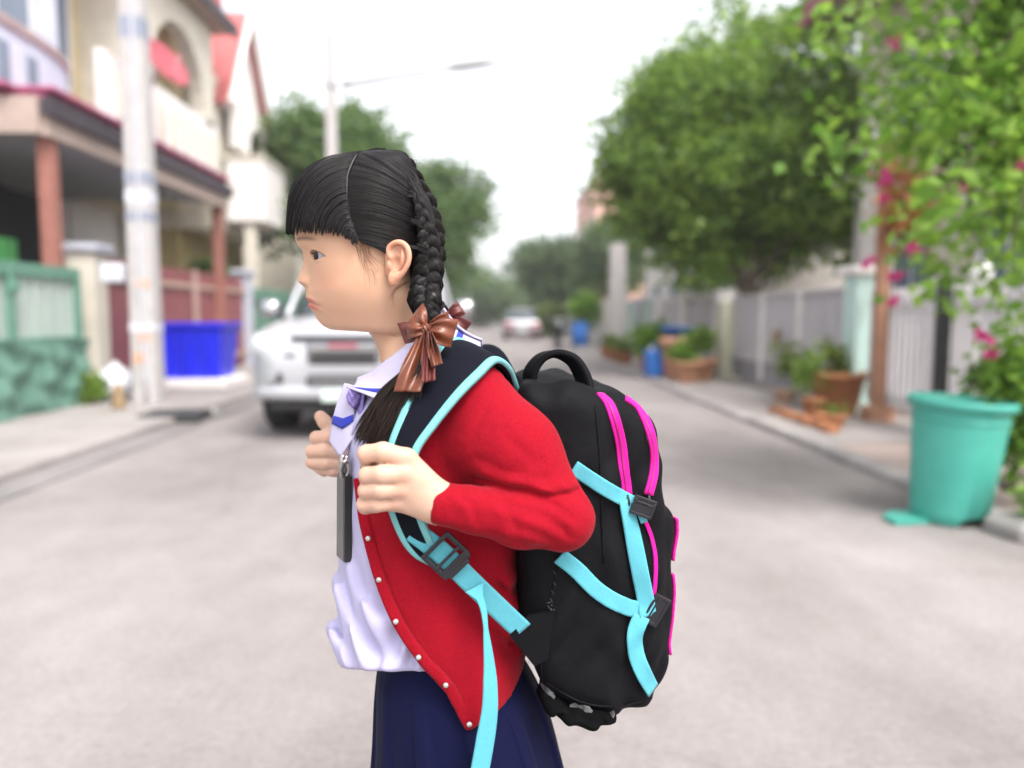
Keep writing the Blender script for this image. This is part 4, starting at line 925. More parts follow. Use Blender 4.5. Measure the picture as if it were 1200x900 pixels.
        up = 5.4 * al + .3 - .05 * o; dn = -4.7 * al + .3 - .05 * o; ins = np.minimum(up - rz, rz - dn); ins = np.where((o > -12) & (o < 12.5), ins, -5); k = np.clip(ins / .8 + .5, 0, 1)
        hin = np.sqrt(np.maximum(.0107 ** 2 - du ** 2 - dz ** 2, 0)); nh = nh + k * (np.minimum(nh - .0012, np.maximum(hin, .002)) - nh)
        nh = nh + .0007 * np.exp(-((rz - up - 1.2) / .9) ** 2) * (np.abs(o) < 12) - .0006 * np.exp(-((rz - up - 3.0) / .8) ** 2) * (np.abs(o) < 12)
        dl = np.where(ok, nh - dh, 0); X = X + dl * n0; B = B + dl * n1 / mm
        lash = np.exp(-((rz - up - .15) / .85) ** 2) * ((o > -12) & (o < 14.5)) * ok + .3 * np.exp(-((rz - dn) / .6) ** 2) * (np.abs(o) < 11) * ok
        tone = tone * (1 - .92 * np.clip(lash, 0, 1)[..., None]) + np.array([.02, .010, .008]) * .92 * np.clip(lash, 0, 1)[..., None]
        br = np.exp(-((v - (283.5 + .010 * (q * B - 20) ** 2 * .5)) / 2.2) ** 2) * np.clip((q * B - 7) / 5, 0, 1) * np.clip((44 - q * B) / 8, 0, 1) * fr
        tone = tone * (1 - .72 * br[..., None]) + np.array([.06, .035, .025]) * .72 * br[..., None]
    lip = np.clip(np.maximum(g(v, vm - 3.2, 2.9), g(v, vm + 4.0, 3.6)) * 1.25 - .12, 0, 1) * np.exp(-(B / 17.5) ** 6) * fr
    tone = tone * (1 - .9 * lip[..., None]) + LIP * .9 * lip[..., None]
    crease = np.exp(-((v - vm) / .8) ** 2) * np.exp(-(B / 19.5) ** 8) * fr; tone = tone * (1 - .55 * crease[..., None]) + np.array([.20, .04, .04]) * .55 * crease[..., None]
    bl = .8 * g(v, 332, 15) * np.exp(-((s - .16) / .10) ** 2); tone = tone * (1 - bl[..., None]) + BLUSH * bl[..., None]
    # head turned a little towards the camera
    Xr, Br = turn(X, B)
    wgt = np.clip((v_of_z(Z) - 430) / -40, 0, 1); X = X - .0036; X = X * (1 - wgt) + Xr * wgt; Bm = B * mm * (1 - wgt) + Br * wgt
    V = np.stack([X, DG - Bm, Z], -1)
    return V.reshape(-1, 3), grid_faces(nr, ncol, False, True)[:, ::-1], tone.reshape(-1, 3), (c, a), eyes
HV, HF, HT, (HC, HA), EYES = head_mesh()
def head_turn(p):
    """local head point (x, lateral in m towards camera, z) to world"""
    x, b, z = p; return np.array([HC + (x - HC) * math.cos(HA) + b * math.sin(HA), DG - (b * math.cos(HA) - (x - HC) * math.sin(HA)), z])
def ear_fn(P):
    def E(px, py, o=0.0): return G(px, py, -.0705 - (px - 453) * .00050 - o)
    def rim(pts, rad, n, k):
        Q = catmull(np.array([E(*p) for p in pts]), n); return chain(P, Q, np.interp(np.linspace(0, 1, n), np.linspace(0, 1, len(rad)), rad), k)
    c = E(467, 305, -.0055); q = [P[0] - c[0], (P[1] - c[1]) + .48 * (P[0] - c[0]), P[2] - c[2]]
    d = ell(q, (0, 0, 0), (.0125, .0032, .0205))
    d = smin(d, rim([(459, 304), (455.5, 297), (456.5, 289.5), (462.5, 284.6), (470, 284.2), (476.5, 289), (479.5, 298), (478.5, 308), (474, 317), (467, 325)], [.0018, .0022, .0025, .0026, .0027, .0027, .0026, .0024, .0024, .003], 28, .0015), .0028)
    d = smin(d, rim([(469.5, 292, -.001), (472, 300, -.0005), (470, 309, -.0005), (464, 316)], [.0012, .0022, .0024, .0020], 12, .0015), .0035)
    d = smin(d, ell(P, E(461.5, 326.5, -.0005), (.0066, .0042, .0080)), .005)
    d = smin(d, ell(P, E(456.3, 311, -.0008), (.0030, .0032, .0050)), .003)
    d = smax(d, -ell(P, E(463.2, 307.5, .002), (.0058, .0075, .0078)), .0025)
    d = smax(d, -ell(P, E(464.5, 293.5, .002), (.0050, .0050, .0040)), .0025)
    root = cap(P, E(460, 292, -.012), E(460, 318, -.012), .009, .008); return smin(d, root, .005)
lo = G(440, 345, -.11); hi = G(495, 270, -.03); EV, EF = surface_nets(ear_fn, np.minimum(lo, hi), np.maximum(lo, hi), .0009); EV = relax(EV, EF, 1)
# ---- hands (her left hand is the near one) and arms
def near_hand(P):
    H = lambda x, y, d: G(x, y, d); d = None
    F_ = [([(476, 538, -.172), (449, 529.5, -.180), (430, 532, -.174), (431, 541, -.160), (444, 546, -.148)], [.0108, .0098, .0092, .0082, .0074]),
          ([(474, 556, -.176), (448, 556, -.186), (430.5, 557, -.178), (431, 562, -.160), (446, 562, -.148)], [.0108, .0096, .0088, .008, .0072]),
          ([(470, 573, -.174), (446, 574, -.184), (429.5, 575, -.176), (430, 579, -.159), (446, 580, -.147)], [.0102, .0092, .0084, .0078, .007]),
          ([(466, 588, -.168), (443, 590, -.177), (427, 591.5, -.171), (428, 594, -.157), (442, 594, -.148)], [.0094, .0084, .0078, .0072, .0066])]
    fing = None
    for pts, r in F_:
        e = chain(P, GS(pts), r, .003); fing = e if fing is None else smin(fing, e, .0012)
    W = GS([(513, 577, -.166), (513, 600, -.164)]); palm = None
    for i, (pts, r) in enumerate(F_):
        e = cap(P, W[0] * (1 - i / 3) + W[1] * (i / 3), G(*pts[0]), .0125, r[0] * 1.02); palm = e if palm is None else smin(palm, e, .010)
    palm = smin(palm, cap(P, G(495, 575, -.158), G(478, 560, -.156), .014, .013), .01)
    d = smin(palm, fing, .004)
    th = chain(P, GS([(492, 560, -.150), (474, 546, -.136), (458, 540, -.124), (448, 540, -.120)]), [.0125, .011, .0095, .008], .004)
    d = smin(d, th, .008)
    for (x, y, z) in ((475, 536, -.178), (473, 555, -.183), (469, 573, -.181), (465, 588, -.175)): d = smin(d, ell(P, G(x, y, z), (.0062, .0052, .0062)), .006)
    wr = chain(P, GS([(508, 588, -.165), (545, 594, -.163), (600, 604, -.158)]), [.0172, .0178, .021], .004)
    return smin(d, wr, .012)
def far_hand(P):
    d = None
    for pts, r in [([(404, 520, .085), (384, 512, .078), (371, 513, .085), (374, 520, .098)], [.0105, .0098, .009, .008]), ([(402, 532, .085), (380, 528, .075), (366, 529, .084), (370, 535, .098)], [.0105, .0098, .009, .008]),
                   ([(404, 544, .085), (382, 542, .077), (366, 541.5, .086), (371, 546, .098)], [.010, .0094, .0086, .0078]), ([(408, 553, .088), (390, 551, .082), (376, 549, .09), (380, 553, .10)], [.0095, .0086, .008, .007])]:
        e = chain(P, GS(pts), r, .003); d = e if d is None else smin(d, e, .0012)
    palm = smin(cap(P, G(404, 522, .09), G(440, 545, .10), .012, .014), cap(P, G(406, 548, .09), G(440, 560, .10), .012, .014), .012)
    d = smin(d, palm, .005)
    d = smin(d, chain(P, GS([(412, 520, .09), (392, 506, .084), (380, 494, .084), (375.5, 488, .086)]), [.012, .0105, .0092, .0082], .003), .003)
    return smin(d, chain(P, GS([(436, 552, .10), (480, 580, .12), (540, 600, .13)]), [.018, .021, .024], .004), .012)
def bbox(pts, m): p = GS(pts); return p.min(0) - m, p.max(0) + m
NH = surface_nets(near_hand, *bbox([(420, 515, -.19), (560, 620, -.11)], .012), .0015); NHV = relax(NH[0], NH[1], 1)
FHm = surface_nets(far_hand, *bbox([(355, 475, .05), (480, 600, .13)], .012), .0016); FHV = relax(FHm[0], FHm[1], 1)
def trunk_fn(P):
    d = cap(P, G(482, 445), G(505, 560), .040, .062); d = smin(d, cap(P, G(505, 560), G(525, 800), .062, .062), .04)
    for s in (-1, 1):
        d = smin(d, chain(P, [np.array([G(530, 830)[0], DG + s * .055, z]) for z in (.60, .33, .08)], [.055, .045, .032], .02), .04)
        sh = G(535, 480, s * .075); el = G(650, 605, -.14) if s < 0 else G(600, 610, .16); wr = G(520, 591, -.163) if s < 0 else G(500, 588, .125)
        d = smin(d, chain(P, [sh, el, wr], [.030, .026, .018], .01), .015)
    return d
TV, TF = surface_nets(trunk_fn, (G(380, 600)[0], DG - .25, .02), (G(720, 600)[0], DG + .25, 1.12), .010)
TV = relax(TV, TF, 1)
Vs = [HV, EV, NHV, FHV, TV]; Fs = []; n = 0
for v_, f_ in zip(Vs, (HF, EF, NH[1], FHm[1], TF)): Fs.append(f_ + n); n += len(v_)
body = obj('body', np.vstack(Vs), np.vstack(Fs), M_skin, person)
tone = np.ones((n, 4)); tone[:, :3] = SKIN; tone[:len(HV), :3] = HT
i0 = len(HV); tone[i0:i0 + len(EV), :3] = np.array([.58, .31, .21])
hp = np.vstack([NHV, FHV]); ht = np.tile(np.array([.56, .37, .28]), (len(hp), 1)); rd = np.zeros(len(hp))
for q_ in [(475, 536, -.18), (473, 555, -.185), (469, 573, -.183), (465, 588, -.177), (432, 531, -.178), (431, 557, -.182), (430, 575, -.18), (428, 591, -.175), (371, 513, .082), (367, 529, .08), (367, 542, .082), (377, 489, .084)]: rd = np.maximum(rd, np.exp(-(((hp - G(*q_)) / .008) ** 2).sum(1)))
tone[i0 + len(EV):i0 + len(EV) + len(hp), :3] = ht * (1 - .35 * rd[:, None]) + np.array([.52, .25, .19]) * .35 * rd[:, None]
ca = body.data.color_attributes.new('tone', 'FLOAT_COLOR', 'POINT'); ca.data.foreach_set('color', tone.astype(np.float32).ravel())
# eyes
def eyeball(q, cen, r):
    m = bpy.data.materials.new('eye'); m.use_nodes = True; t = m.node_tree; N = t.nodes; L = t.links; p = N['Principled BSDF']
    at = N.new('ShaderNodeAttribute'); at.attribute_name = 'iris'; L.new(at.outputs['Color'], p.inputs['Base Color']); p.inputs['Roughness'].default_value = .3; p.inputs['Specular IOR Level'].default_value = .3; p.inputs['Coat Roughness'].default_value = .03
    a = np.linspace(0, np.pi, 40); ph = np.linspace(0, 2 * np.pi, 48, endpoint=False)
    look = unit(np.array([-.77, -.62, -.03])) if q > 0 else unit(np.array([-.9, .25, -.03])); e1 = unit(np.cross(look, [0, 0, 1.0])); e2 = np.cross(look, e1)
    rr = r * (1 + .045 * np.exp(-(a / .42) ** 4))
    V = rr[:, None, None] * (np.cos(a)[:, None, None] * look + np.sin(a)[:, None, None] * (np.cos(ph)[None, :, None] * e1 + np.sin(ph)[None, :, None] * e2))
    c = head_turn(cen)
    o = obj('eye', V.reshape(-1, 3) + c, grid_faces(40, 48, False, True), m, body)
    C = np.ones((40, 48, 4)); C[..., :3] = np.array([.36, .32, .33])
    C[a < .53, :, :3] = np.array([.016, .008, .005]); C[a < .22, :, :3] = .003; C[(a > .49) & (a < .56), :, :3] = np.array([.012, .007, .006])
    ca = o.data.color_attributes.new('iris', 'FLOAT_COLOR', 'POINT'); ca.data.foreach_set('color', C.astype(np.float32).ravel())
for e_ in EYES: eyeball(*e_)
# ---- hair
M_hair = bpy.data.materials.new('black_hair'); M_hair.use_nodes = True
def _hair(m, a, b, rough):
    t = m.node_tree; N = t.nodes; L = t.links; p = N['Principled BSDF']; g = N.new('ShaderNodeNewGeometry'); rp = N.new('ShaderNodeValToRGB')
    rp.color_ramp.elements[0].color = (*a, 1); rp.color_ramp.elements[1].color = (*b, 1); L.new(g.outputs['Random Per Island'], rp.inputs[0]); L.new(rp.outputs[0], p.inputs['Base Color'])
    p.inputs['Roughness'].default_value = rough; p.inputs['Specular IOR Level'].default_value = .34
_hair(M_hair, (.0025, .0022, .003), (.0105, .0075, .0075), .37)
M_wisp = bpy.data.materials.new('brown_wisp_hair'); M_wisp.use_nodes = True; _hair(M_wisp, (.10, .05, .03), (.22, .11, .065), .45)
M_under = bpy.data.materials.new('hair_underlayer'); M_under.use_nodes = True; _hair(M_under, (.004, .0035, .004), (.006, .005, .005), .85); M_under.node_tree.nodes['Principled BSDF'].inputs['Specular IOR Level'].default_value = .08
HT_ = [(176, 442, 466, 4), (180, 415, 473, 18), (186, 387, 479, 33), (200, 362, 487, 49), (220, 346, 497, 62), (240, 341, 504, 69), (260, 339.5, 509, 72), (275, 339, 511, 73), (300, 340, 512, 73.5), (330, 340, 512, 70), (352, 352, 505, 60), (372, 365, 500, 48)]
_hz = GV(425, [h[0] for h in HT_], 0)[:, 2][::-1]
_hf = np.array([G(h[1], h[0])[0] for h in HT_])[::-1]; _hb = np.array([G(h[2], h[0])[0] for h in HT_])[::-1]; _hw = np.array([h[3] for h in HT_])[::-1] / 1000
HN = 2.25
def hair_fbw(z): return pchip(z, _hz, _hf), pchip(z, _hz, _hb), pchip(z, _hz, _hw)
def hair_lat(x, z):
    f, b_, w_ = hair_fbw(z); s = np.clip((x - f) / (b_ - f), 0, 1); return w_ * np.clip(1 - np.abs(2 * s - 1) ** HN, 0, 1) ** (1 / HN)
def hair_pt(px, py, up=0.0, side=-1):
    """points on the near (side -1) hair surface seen at px, py"""
    dy = np.full(np.shape(px), -.05)
    for _ in range(7): P = GV(px, py, dy); dy = side * (hair_lat(P[..., 0], P[..., 2]) + up)
    P = GV(px, py, dy); return P
HLX = [325, 385, 400, 412, 425, 440, 452, 458, 466, 474, 480, 483, 485, 490, 500, 530]; HLY = [271, 272, 275, 281, 285, 287.5, 287, 284.5, 284, 288, 297, 310, 324, 338, 348, 350]
def hair_cap():
    nz, na = 110, 200; z = np.linspace(_hz[0], _hz[-1], nz); f, b_, w_ = hair_fbw(z); th = np.linspace(-np.pi, np.pi, na, endpoint=False)
    c = np.cos(th); e = 2 / HN; X = ((f + b_) / 2)[:, None] - ((b_ - f) / 2)[:, None] * np.sign(c) * np.abs(c) ** e; sn = np.sin(th); B = w_[:, None] * np.sign(sn) * np.abs(sn) ** e
    V = np.stack([X, DG - B, np.repeat(z[:, None], na, 1)], -1); F = grid_faces(nz, na, False, True)
    cen = V.reshape(-1, 3)[F].mean(1); near = cen.copy(); near[:, 1] = DG - np.abs(cen[:, 1] - DG); px, py = proj(near)
    keep = py < np.interp(px, [325, 352, 382, 392, 403, 413, 424, 436] + HLX[6:], [259, 258, 257, 254, 250, 256, 274, 285] + HLY[6:])
    F = F[keep]; V = V.reshape(-1, 3)
    # pull the shell in a little so that the strands stand proud
    ctr = np.array([G(425, 260)[0], DG, G(425, 260)[2]]); V = ctr + (V - ctr) * .982
    o = obj('hair', V, F, M_under, person); md = o.modifiers.new('thick', 'SOLIDIFY'); md.thickness = .004; md.offset = -1
    return o
hair = hair_cap()
def bez(a, c1, c2, b, k):
    t = np.linspace(0, 1, k)[None, :, None]; return (1 - t) ** 3 * a[:, None] + 3 * t * (1 - t) ** 2 * c1[:, None] + 3 * t * t * (1 - t) * c2[:, None] + t ** 3 * b[:, None]
def along(pts, t):
    pts = np.array(pts, float); d = np.r_[0, np.cumsum(np.hypot(*np.diff(pts, axis=0).T))]; d /= d[-1]; return np.stack([pchip(t, d, pts[:, 0]), pchip(t, d, pts[:, 1])], -1)
PART = [(421, 177.5), (413, 192), (408, 208), (407.5, 228), (410, 250), (415, 268), (420, 281)]
def clump(n, m_, amt, g):
    """offset shared by strands of a lock"""
    return g.normal(0, amt, m_)[g.integers(0, m_, n)]
def fringe():
    g = np.random.default_rng(3); n = 3000; t = g.uniform(0, 1, n) ** .9; S = along(PART, t); S[:, 0] += g.normal(-1.5, 1.2, n)
    lock = np.clip(np.floor(t * 34 + g.normal(0, .35, n)), 0, 33).astype(int); loff = g.normal(0, 1, 34)[lock]
    tc_ = (lock + .5) / 34; te = tc_ + (t - tc_) * .45 + g.normal(0, .006, n)
    ex = 335.5 + (419 - 335.5) * np.clip(te ** 1.15 + loff * .006, 0, 1); ey = np.interp(ex, HLX, HLY) + 1.5 + g.normal(0, 1.2, n) + loff * 1.6 - np.abs(t - tc_) * 34 * 5.0 - (g.uniform(0, 1, n) < .3) * g.uniform(0, 14, n)
    E = np.stack([ex, ey], -1); q_ = (1 - t)[:, None]; C1 = S + (E - S) * (np.array([.42, .10]) * (1 - q_) + np.array([.56, .015]) * q_); C2 = S + (E - S) * (np.array([.93, .50]) * (1 - q_) + np.array([1.0, .40]) * q_)
    C1[:, 1] -= 2 * (1 - t); P2 = bez(S, C1, C2, E, 18); P2[..., 0] += .5 * np.sin(np.linspace(0, 5, 18)[None] + lock[:, None]) 
    up = (.0006 + .0012 * g.uniform(0, 1, n) + .0009 * loff + .0016 * (1 - (2 * (t - tc_) * 34) ** 2).clip(0, 1))[:, None] * np.linspace(.4, 1, 18); P = hair_pt(P2[..., 0], P2[..., 1], up)
    r = .00042 * np.ones((n, 18)) * np.array([.5] + [1.0] * 14 + [.8, .55, .2]) * g.uniform(.6, 1.25, n)[:, None]
    Vs, Fs, q = [], [], 0
    V, F = strands(P, r); Vs.append(V); Fs.append(F); q += len(V)
    # the middle and far part of the fringe, falling straight down over the forehead
    n = 2700; k = 16; b_ = g.uniform(-.066, .048, n); lock = np.round(b_ / .0035).astype(int); jit = np.sin(lock * 12.9898) * .5
    z1 = z_of_v(273.5 + g.normal(0, .9, n) + jit * 2.2); z0 = z_of_v(np.interp(np.abs(b_), [.004, .018, .033, .049, .062, .069], [176, 180, 186, 200, 220, 240]) + g.uniform(-3, 6, n)); tt = np.linspace(0, 1, k)
    z = z0[:, None] + (z1 - z0)[:, None] * tt; f, bb, w_ = hair_fbw(z); lc_ = lock * .0035; b_ = b_ + 0; B = (b_[:, None] + (lc_ - b_)[:, None] * .6 * tt ** 2) * (.75 + .25 * tt) + .0012 * jit[:, None]; B = np.clip(B, -w_ * .995, w_ * .995)
    s = .5 * (1 - (1 - (np.abs(B) / w_) ** HN) ** (1 / HN)); X = f + (bb - f) * s - .0012 * g.uniform(0, 1, n)[:, None]
    P = np.stack([X, DG - B, z], -1); V, F = strands(P, .00042 * np.ones((n, k)) * np.array([.5] + [1] * (k - 4) + [.8, .5, .2])); Vs.append(V); Fs.append(F + q)
    obj('fringe', np.vstack(Vs), np.vstack(Fs), M_hair, hair)
fringe()
def parting():
    M = mat('scalp_parting', (.062, .052, .053), .8, .4, 500); t = np.linspace(0.03, .62, 40); C = along(PART, t); T = unit(np.gradient(C, axis=0)); N2 = np.stack([-T[:, 1], T[:, 0]], -1); hw = .85 * np.interp(t, [0, .12, .35, .62], [.2, 1, .8, .05])
    L_ = C + N2 * hw[:, None] + np.array([-1.0, 0]); R_ = C - N2 * hw[:, None] + np.array([-1.0, 0]); V = np.stack([hair_pt(L_[:, 0], L_[:, 1], .0030), hair_pt(R_[:, 0], R_[:, 1], .0030)], 1).reshape(-1, 3)
    obj('parting', V, grid_faces(40, 2), M, hair)
parting()
def side_hair():
    g = np.random.default_rng(4); n = 4200; k = 20; t = g.uniform(0, 1, n); lock = np.clip(np.floor(t * 60 + g.normal(0, .5, n)), 0, 59).astype(int); loff = g.normal(0, 1, 60)[lock]
    S = along([(474, 179.5), (462, 176.5), (445, 176), (430, 177), (420, 179)] + PART[1:] + [(428, 285.5), (438, 287.5), (448, 287)], t)
    E = along([(482, 191), (489, 206), (497, 225), (504, 245), (509, 262), (511, 276), (511, 290), (509, 300), (506, 308), (502, 314), (498, 318), (494, 322)], np.clip(t + loff * .02 + g.normal(0, .02, n), 0, 1))
    d = E - S; C1 = S + d * .36 + np.stack([0 * t, -6 - 10 * np.sin(np.pi * t)], -1) * np.linspace(1, 1, n)[:, None]; C2 = S + d * .72 + np.stack([2 + 0 * t, -9 * np.sin(np.pi * t)], -1)
    low = np.clip((t - .72) / .28, 0, 1); C1[:, 1] += low * 13; C2[:, 1] += low * 6
    P2 = bez(S, C1, C2, E, k); up = (.0004 + .0013 * g.uniform(0, 1, n) + .0009 * loff)[:, None] * np.sin(np.linspace(.25, np.pi - .2, k)); P = hair_pt(P2[..., 0], P2[..., 1], up)
    r = .00042 * g.uniform(.6, 1.25, n)[:, None] * np.ones(k); V1, F1 = strands(P, r)
    # same on the far side
    m = 1500; V2 = P[:m].copy(); V2[..., 1] = 2 * DG - V2[..., 1]; V2, F2 = strands(V2, r[:m])
    # hair behind the ear pulled to the braid
    m = 500; t = g.uniform(0, 1, m); S = along([(481, 296), (484, 312), (486, 326), (490, 338)], t) + g.normal(0, .6, (m, 2)); E = along([(500, 306), (503, 318), (503, 330), (502, 342)], t) + g.normal(0, 1.5, (m, 2)); C = (S + E) / 2 + np.array([0, -3])
    P3 = bez(S, C, C, E, 10); V3, F3 = strands(hair_pt(P3[..., 0], P3[..., 1], .0005 + .001 * g.uniform(0, 1, m)[:, None] * np.ones(10)), np.full((m, 10), .00042))
    obj('side_hair', np.vstack([V1, V2, V3]), np.vstack([F1, F2 + len(V1), F3 + len(V1) + len(V2)]), M_hair, hair)
    # stray hairs and wisps
    W_ = []
    for (a, b_, c_, e_, nn, sp) in [((424, 284), (427, 300), (433, 315), (438, 328), 13, 3.5), ((430, 286), (432, 296), (437, 306), (444, 318), 9, 3.2), ((440, 287), (446, 291), (452, 294), (474, 293), 12, 1.5), ((478, 330), (463, 336), (459, 344), (461, 352), 8, 1.6), ((414, 282), (420, 292), (425, 300), (430, 310), 8, 2.5)]:
        for i in range(nn):
            j = lambda p, q: np.array(p, float) + g.normal(0, sp * q, 2)
            W_.append(bez(j(a, .9)[None], j(b_, 1.1)[None] + np.array([g.normal(-1.5, 2), 0]), j(c_, 1.2)[None] + np.array([g.normal(-2, 2.5), 0]), j(e_, 1.7)[None], 14)[0])
    W_ = np.array(W_); dy = -.0688 + .00 * W_[..., 0]; dy = dy - .0025 * np.clip((W_[..., 0] - 438) / 10, 0, 1) - .0022
    P = GV(W_[..., 0], W_[..., 1], np.maximum(dy, -.30)); 
    # keep them on the cheek: lateral from the head mesh
    k_ = 7; hv = HV[HV[:, 1] < DG]; hpx, hpy = proj(hv)
    for i in range(P.shape[0]):
        for j in range(P.shape[1]):
            m_ = (np.abs(hpx - W_[i, j, 0]) < 2.2) & (np.abs(hpy - W_[i, j, 1]) < 2.2)
            if m_.any(): P[i, j] = G(W_[i, j, 0], W_[i, j, 1], hv[m_, 1].min() - DG - .0012)
    V, F = strands(P, np.full(P.shape[:2], .00015) * np.linspace(1.15, .45, P.shape[1])); obj('wisps', V, F, M_wisp, hair)
    n = 90; t = g.uniform(0, 1, n); S = along([(440, 177), (474, 180), (497, 222), (512, 262), (516, 300)], t); ang = g.normal(0, .5, n) + .5; L_ = g.uniform(6, 20, n)
    E = S + np.stack([np.cos(ang), np.sin(ang)], -1) * L_[:, None]; C = (S + E) / 2 + g.normal(0, 2.5, (n, 2)) + np.array([1.5, -1.5]); P2 = bez(S - np.array([3, -3]), C, C, E, 9); P = GV(P2[..., 0], P2[..., 1], g.uniform(-.03, .0, n)[:, None])
    V, F = strands(P, np.full((n, 9), .00013)); obj('stray_hairs', V, F, M_hair, hair)
side_hair()
def loose_weave():
    """loose locks crossing the plaited back of the head"""
    g = np.random.default_rng(21); Ps = []
    for i in range(46):
        t = g.uniform(0, 1); s0 = along([(470, 196), (482, 222), (490, 248), (494, 272), (494, 296), (490, 318)], np.array([t]))[0] + g.normal(0, 4, 2); e0 = along([(488, 208), (502, 236), (511, 262), (515, 290), (516, 316), (512, 338)], np.array([t]))[0] + np.array([0, g.uniform(6, 20)]) + g.normal(0, 1.5, 2)
        c1 = s0 + (e0 - s0) * np.array([.5, .1]) + g.normal(0, 2, 2); c2 = s0 + (e0 - s0) * np.array([1.02, .55]) + g.normal(0, 1.5, 2); w_ = g.uniform(1.2, 3.2)
        for k in range(20):
            o = g.normal(0, w_ * .6, 2) * np.array([.7, 1.0]); q = bez((s0 + o)[None], (c1 + o)[None], (c2 + o * .9)[None], (e0 + o * .5)[None], 14)[0]; d = -np.interp(q[:, 1], [190, 240, 300, 340], [.035, .060, .074, .080]) * np.interp(q[:, 0] - np.interp(q[:, 1], [190, 240, 300, 340], [478, 505, 517, 514]), [-30, -10, 0, 8], [1.0, .82, .55, .35]) - g.uniform(0, .004)
            Ps.append(GV(q[:, 0], q[:, 1], d))
    P = np.array(Ps); V, F = strands(P, np.full(P.shape[:2], .00042) * np.r_[.4, .8, np.ones(10), .7, .3]); obj('loose_locks', V, F, M_hair, hair)
loose_weave()
def braid(path, widths, turns, name, side=-1, thick=.62, n=140, per=70, seed=9):
    """three bundles of strands woven along a path of (px, py, dy)"""
    g = np.random.default_rng(seed); C = catmull(GS(path), n); T, N, B = frames(C, (0, -1, 0)); t = np.linspace(0, 1, n); w_ = np.interp(t, np.linspace(0, 1, len(widths)), widths) * KPX * (1 + .07 * np.sin(t * 37) + .05 * np.sin(t * 61 + 1)); ph = t * turns * 2 * np.pi
    Vs, Fs, q = [], [], 0
    for k in range(3):
        a = ph + 2 * np.pi * k / 3; cen = C + (w_ * .44 * np.sin(a))[:, None] * B + (w_ * .25 * np.sin(2 * a))[:, None] * N
        T2, N2, B2 = frames(cen, (0, -1, 0)); rad = w_ * .40
        V, F = tube(cen, .001, 10); V = (cen[:, None] + (rad * .86)[:, None, None] * (np.cos(np.linspace(0, 2 * np.pi, 10, endpoint=False))[None, :, None] * B2[:, None] + thick * np.sin(np.linspace(0, 2 * np.pi, 10, endpoint=False))[None, :, None] * N2[:, None])).reshape(-1, 3)
        F = grid_faces(n, 10, False, True); Vs.append(V); Fs.append(F + q); q += len(V)
        an = g.uniform(0, 2 * np.pi, per * 2); rr = g.uniform(.78, 1.10, per * 2)
        A = an[:, None] + .9 * np.sin(a)[None] * .6; P = cen[None] + (rr[:, None] * rad[None])[..., None] * (np.cos(A)[..., None] * B2[None] + thick * np.sin(A)[..., None] * N2[None])
        P = P[:, ::2]; V, F = strands(P, np.full(P.shape[:2], .00045)); Vs.append(V); Fs.append(F + q); q += len(V)
    return obj(name, np.vstack(Vs), np.vstack(Fs), M_hair, hair)
braid([(468, 192, -.030), (484, 222, -.046), (495, 250, -.054), (501, 280, -.058), (502, 306, -.062), (500, 334, -.066), (498, 356, -.074), (502, 376, -.082), (500, 392, -.090)], [2, 4, 8, 13, 17.5, 21.5, 20.5, 15.5, 11], 5.0, 'braid')
braid([(476, 190, .022), (492, 220, .038), (503, 250, .047), (507, 280, .054), (505, 306, .060), (502, 334, .066), (506, 356, .078), (520, 372, .086)], [9, 12, 15, 18, 20, 20, 18, 14], 4.6, 'braid', seed=10)
# ---- clothes: silhouettes (py, front px, back px, half width mm) of the middle plane
def tab_fn(T):
    z = GV(480, [t[0] for t in T], 0)[:, 2][::-1]; f = np.array([G(t[1], t[0])[0] for t in T])[::-1]; b_ = np.array([G(t[2], t[0])[0] for t in T])[::-1]; w_ = np.array([t[3] for t in T])[::-1] / 1000
    tz = np.linspace(z[0], z[-1], 400); tf, tb, tw = pchip(tz, z, f), pchip(tz, z, b_), pchip(tz, z, w_)
    return lambda Z: (np.interp(Z, tz, tf), np.interp(Z, tz, tb), np.interp(Z, tz, tw))
def tab_sdf(fn, P, off=0.0, n=2.3):
    f, b_, w_ = fn(P[2]); f = f - off; b_ = b_ + off; w_ = w_ + off; a = (b_ - f) / 2
    r = (np.abs((P[0] - (f + b_) / 2) / a) ** n + np.abs((P[1] - DG) / w_) ** n) ** (1 / n); return (r - 1) * np.minimum(a, w_) * .8
SHIRT = tab_fn([(424, 462, 520, 40), (434, 446, 545, 46), (447, 432, 566, 66), (470, 420, 585, 90), (500, 413, 597, 106), (560, 408, 602, 109), (620, 404, 604, 110), (660, 399, 604, 111), (700, 395, 604, 112), (738, 394, 604, 112), (758, 399, 606, 111), (770, 412, 606, 108), (780, 432, 606, 104), (792, 446, 606, 100)])
def shirt_fn(P):
    d = tab_sdf(SHIRT, P); x, y, z = P; v = v_of_z(z).astype(np.float32); q = np.clip((v - 610) / 60, 0, 1) * np.clip((775 - v) / 45, 0, 1)
    d = d + q * (.0040 * np.sin((z * 95 + 16 * (y - DG) * 4 + 7 * np.sin(x * 38))) + 0.0022 * np.sin(x * 150 + z * 60 + 5 * np.sin(y * 40)) + 0.0018 * np.sin(y * 170 + 40 * x))
    d = d + .0012 * np.sin(z * 60 + 30 * y) * (v < 620)
    z0 = z_of_v(777) + .36 * np.maximum(DG - y, -.02); z1 = z_of_v(430); return smax(d, np.maximum(z0 - z, z - z1), .006)
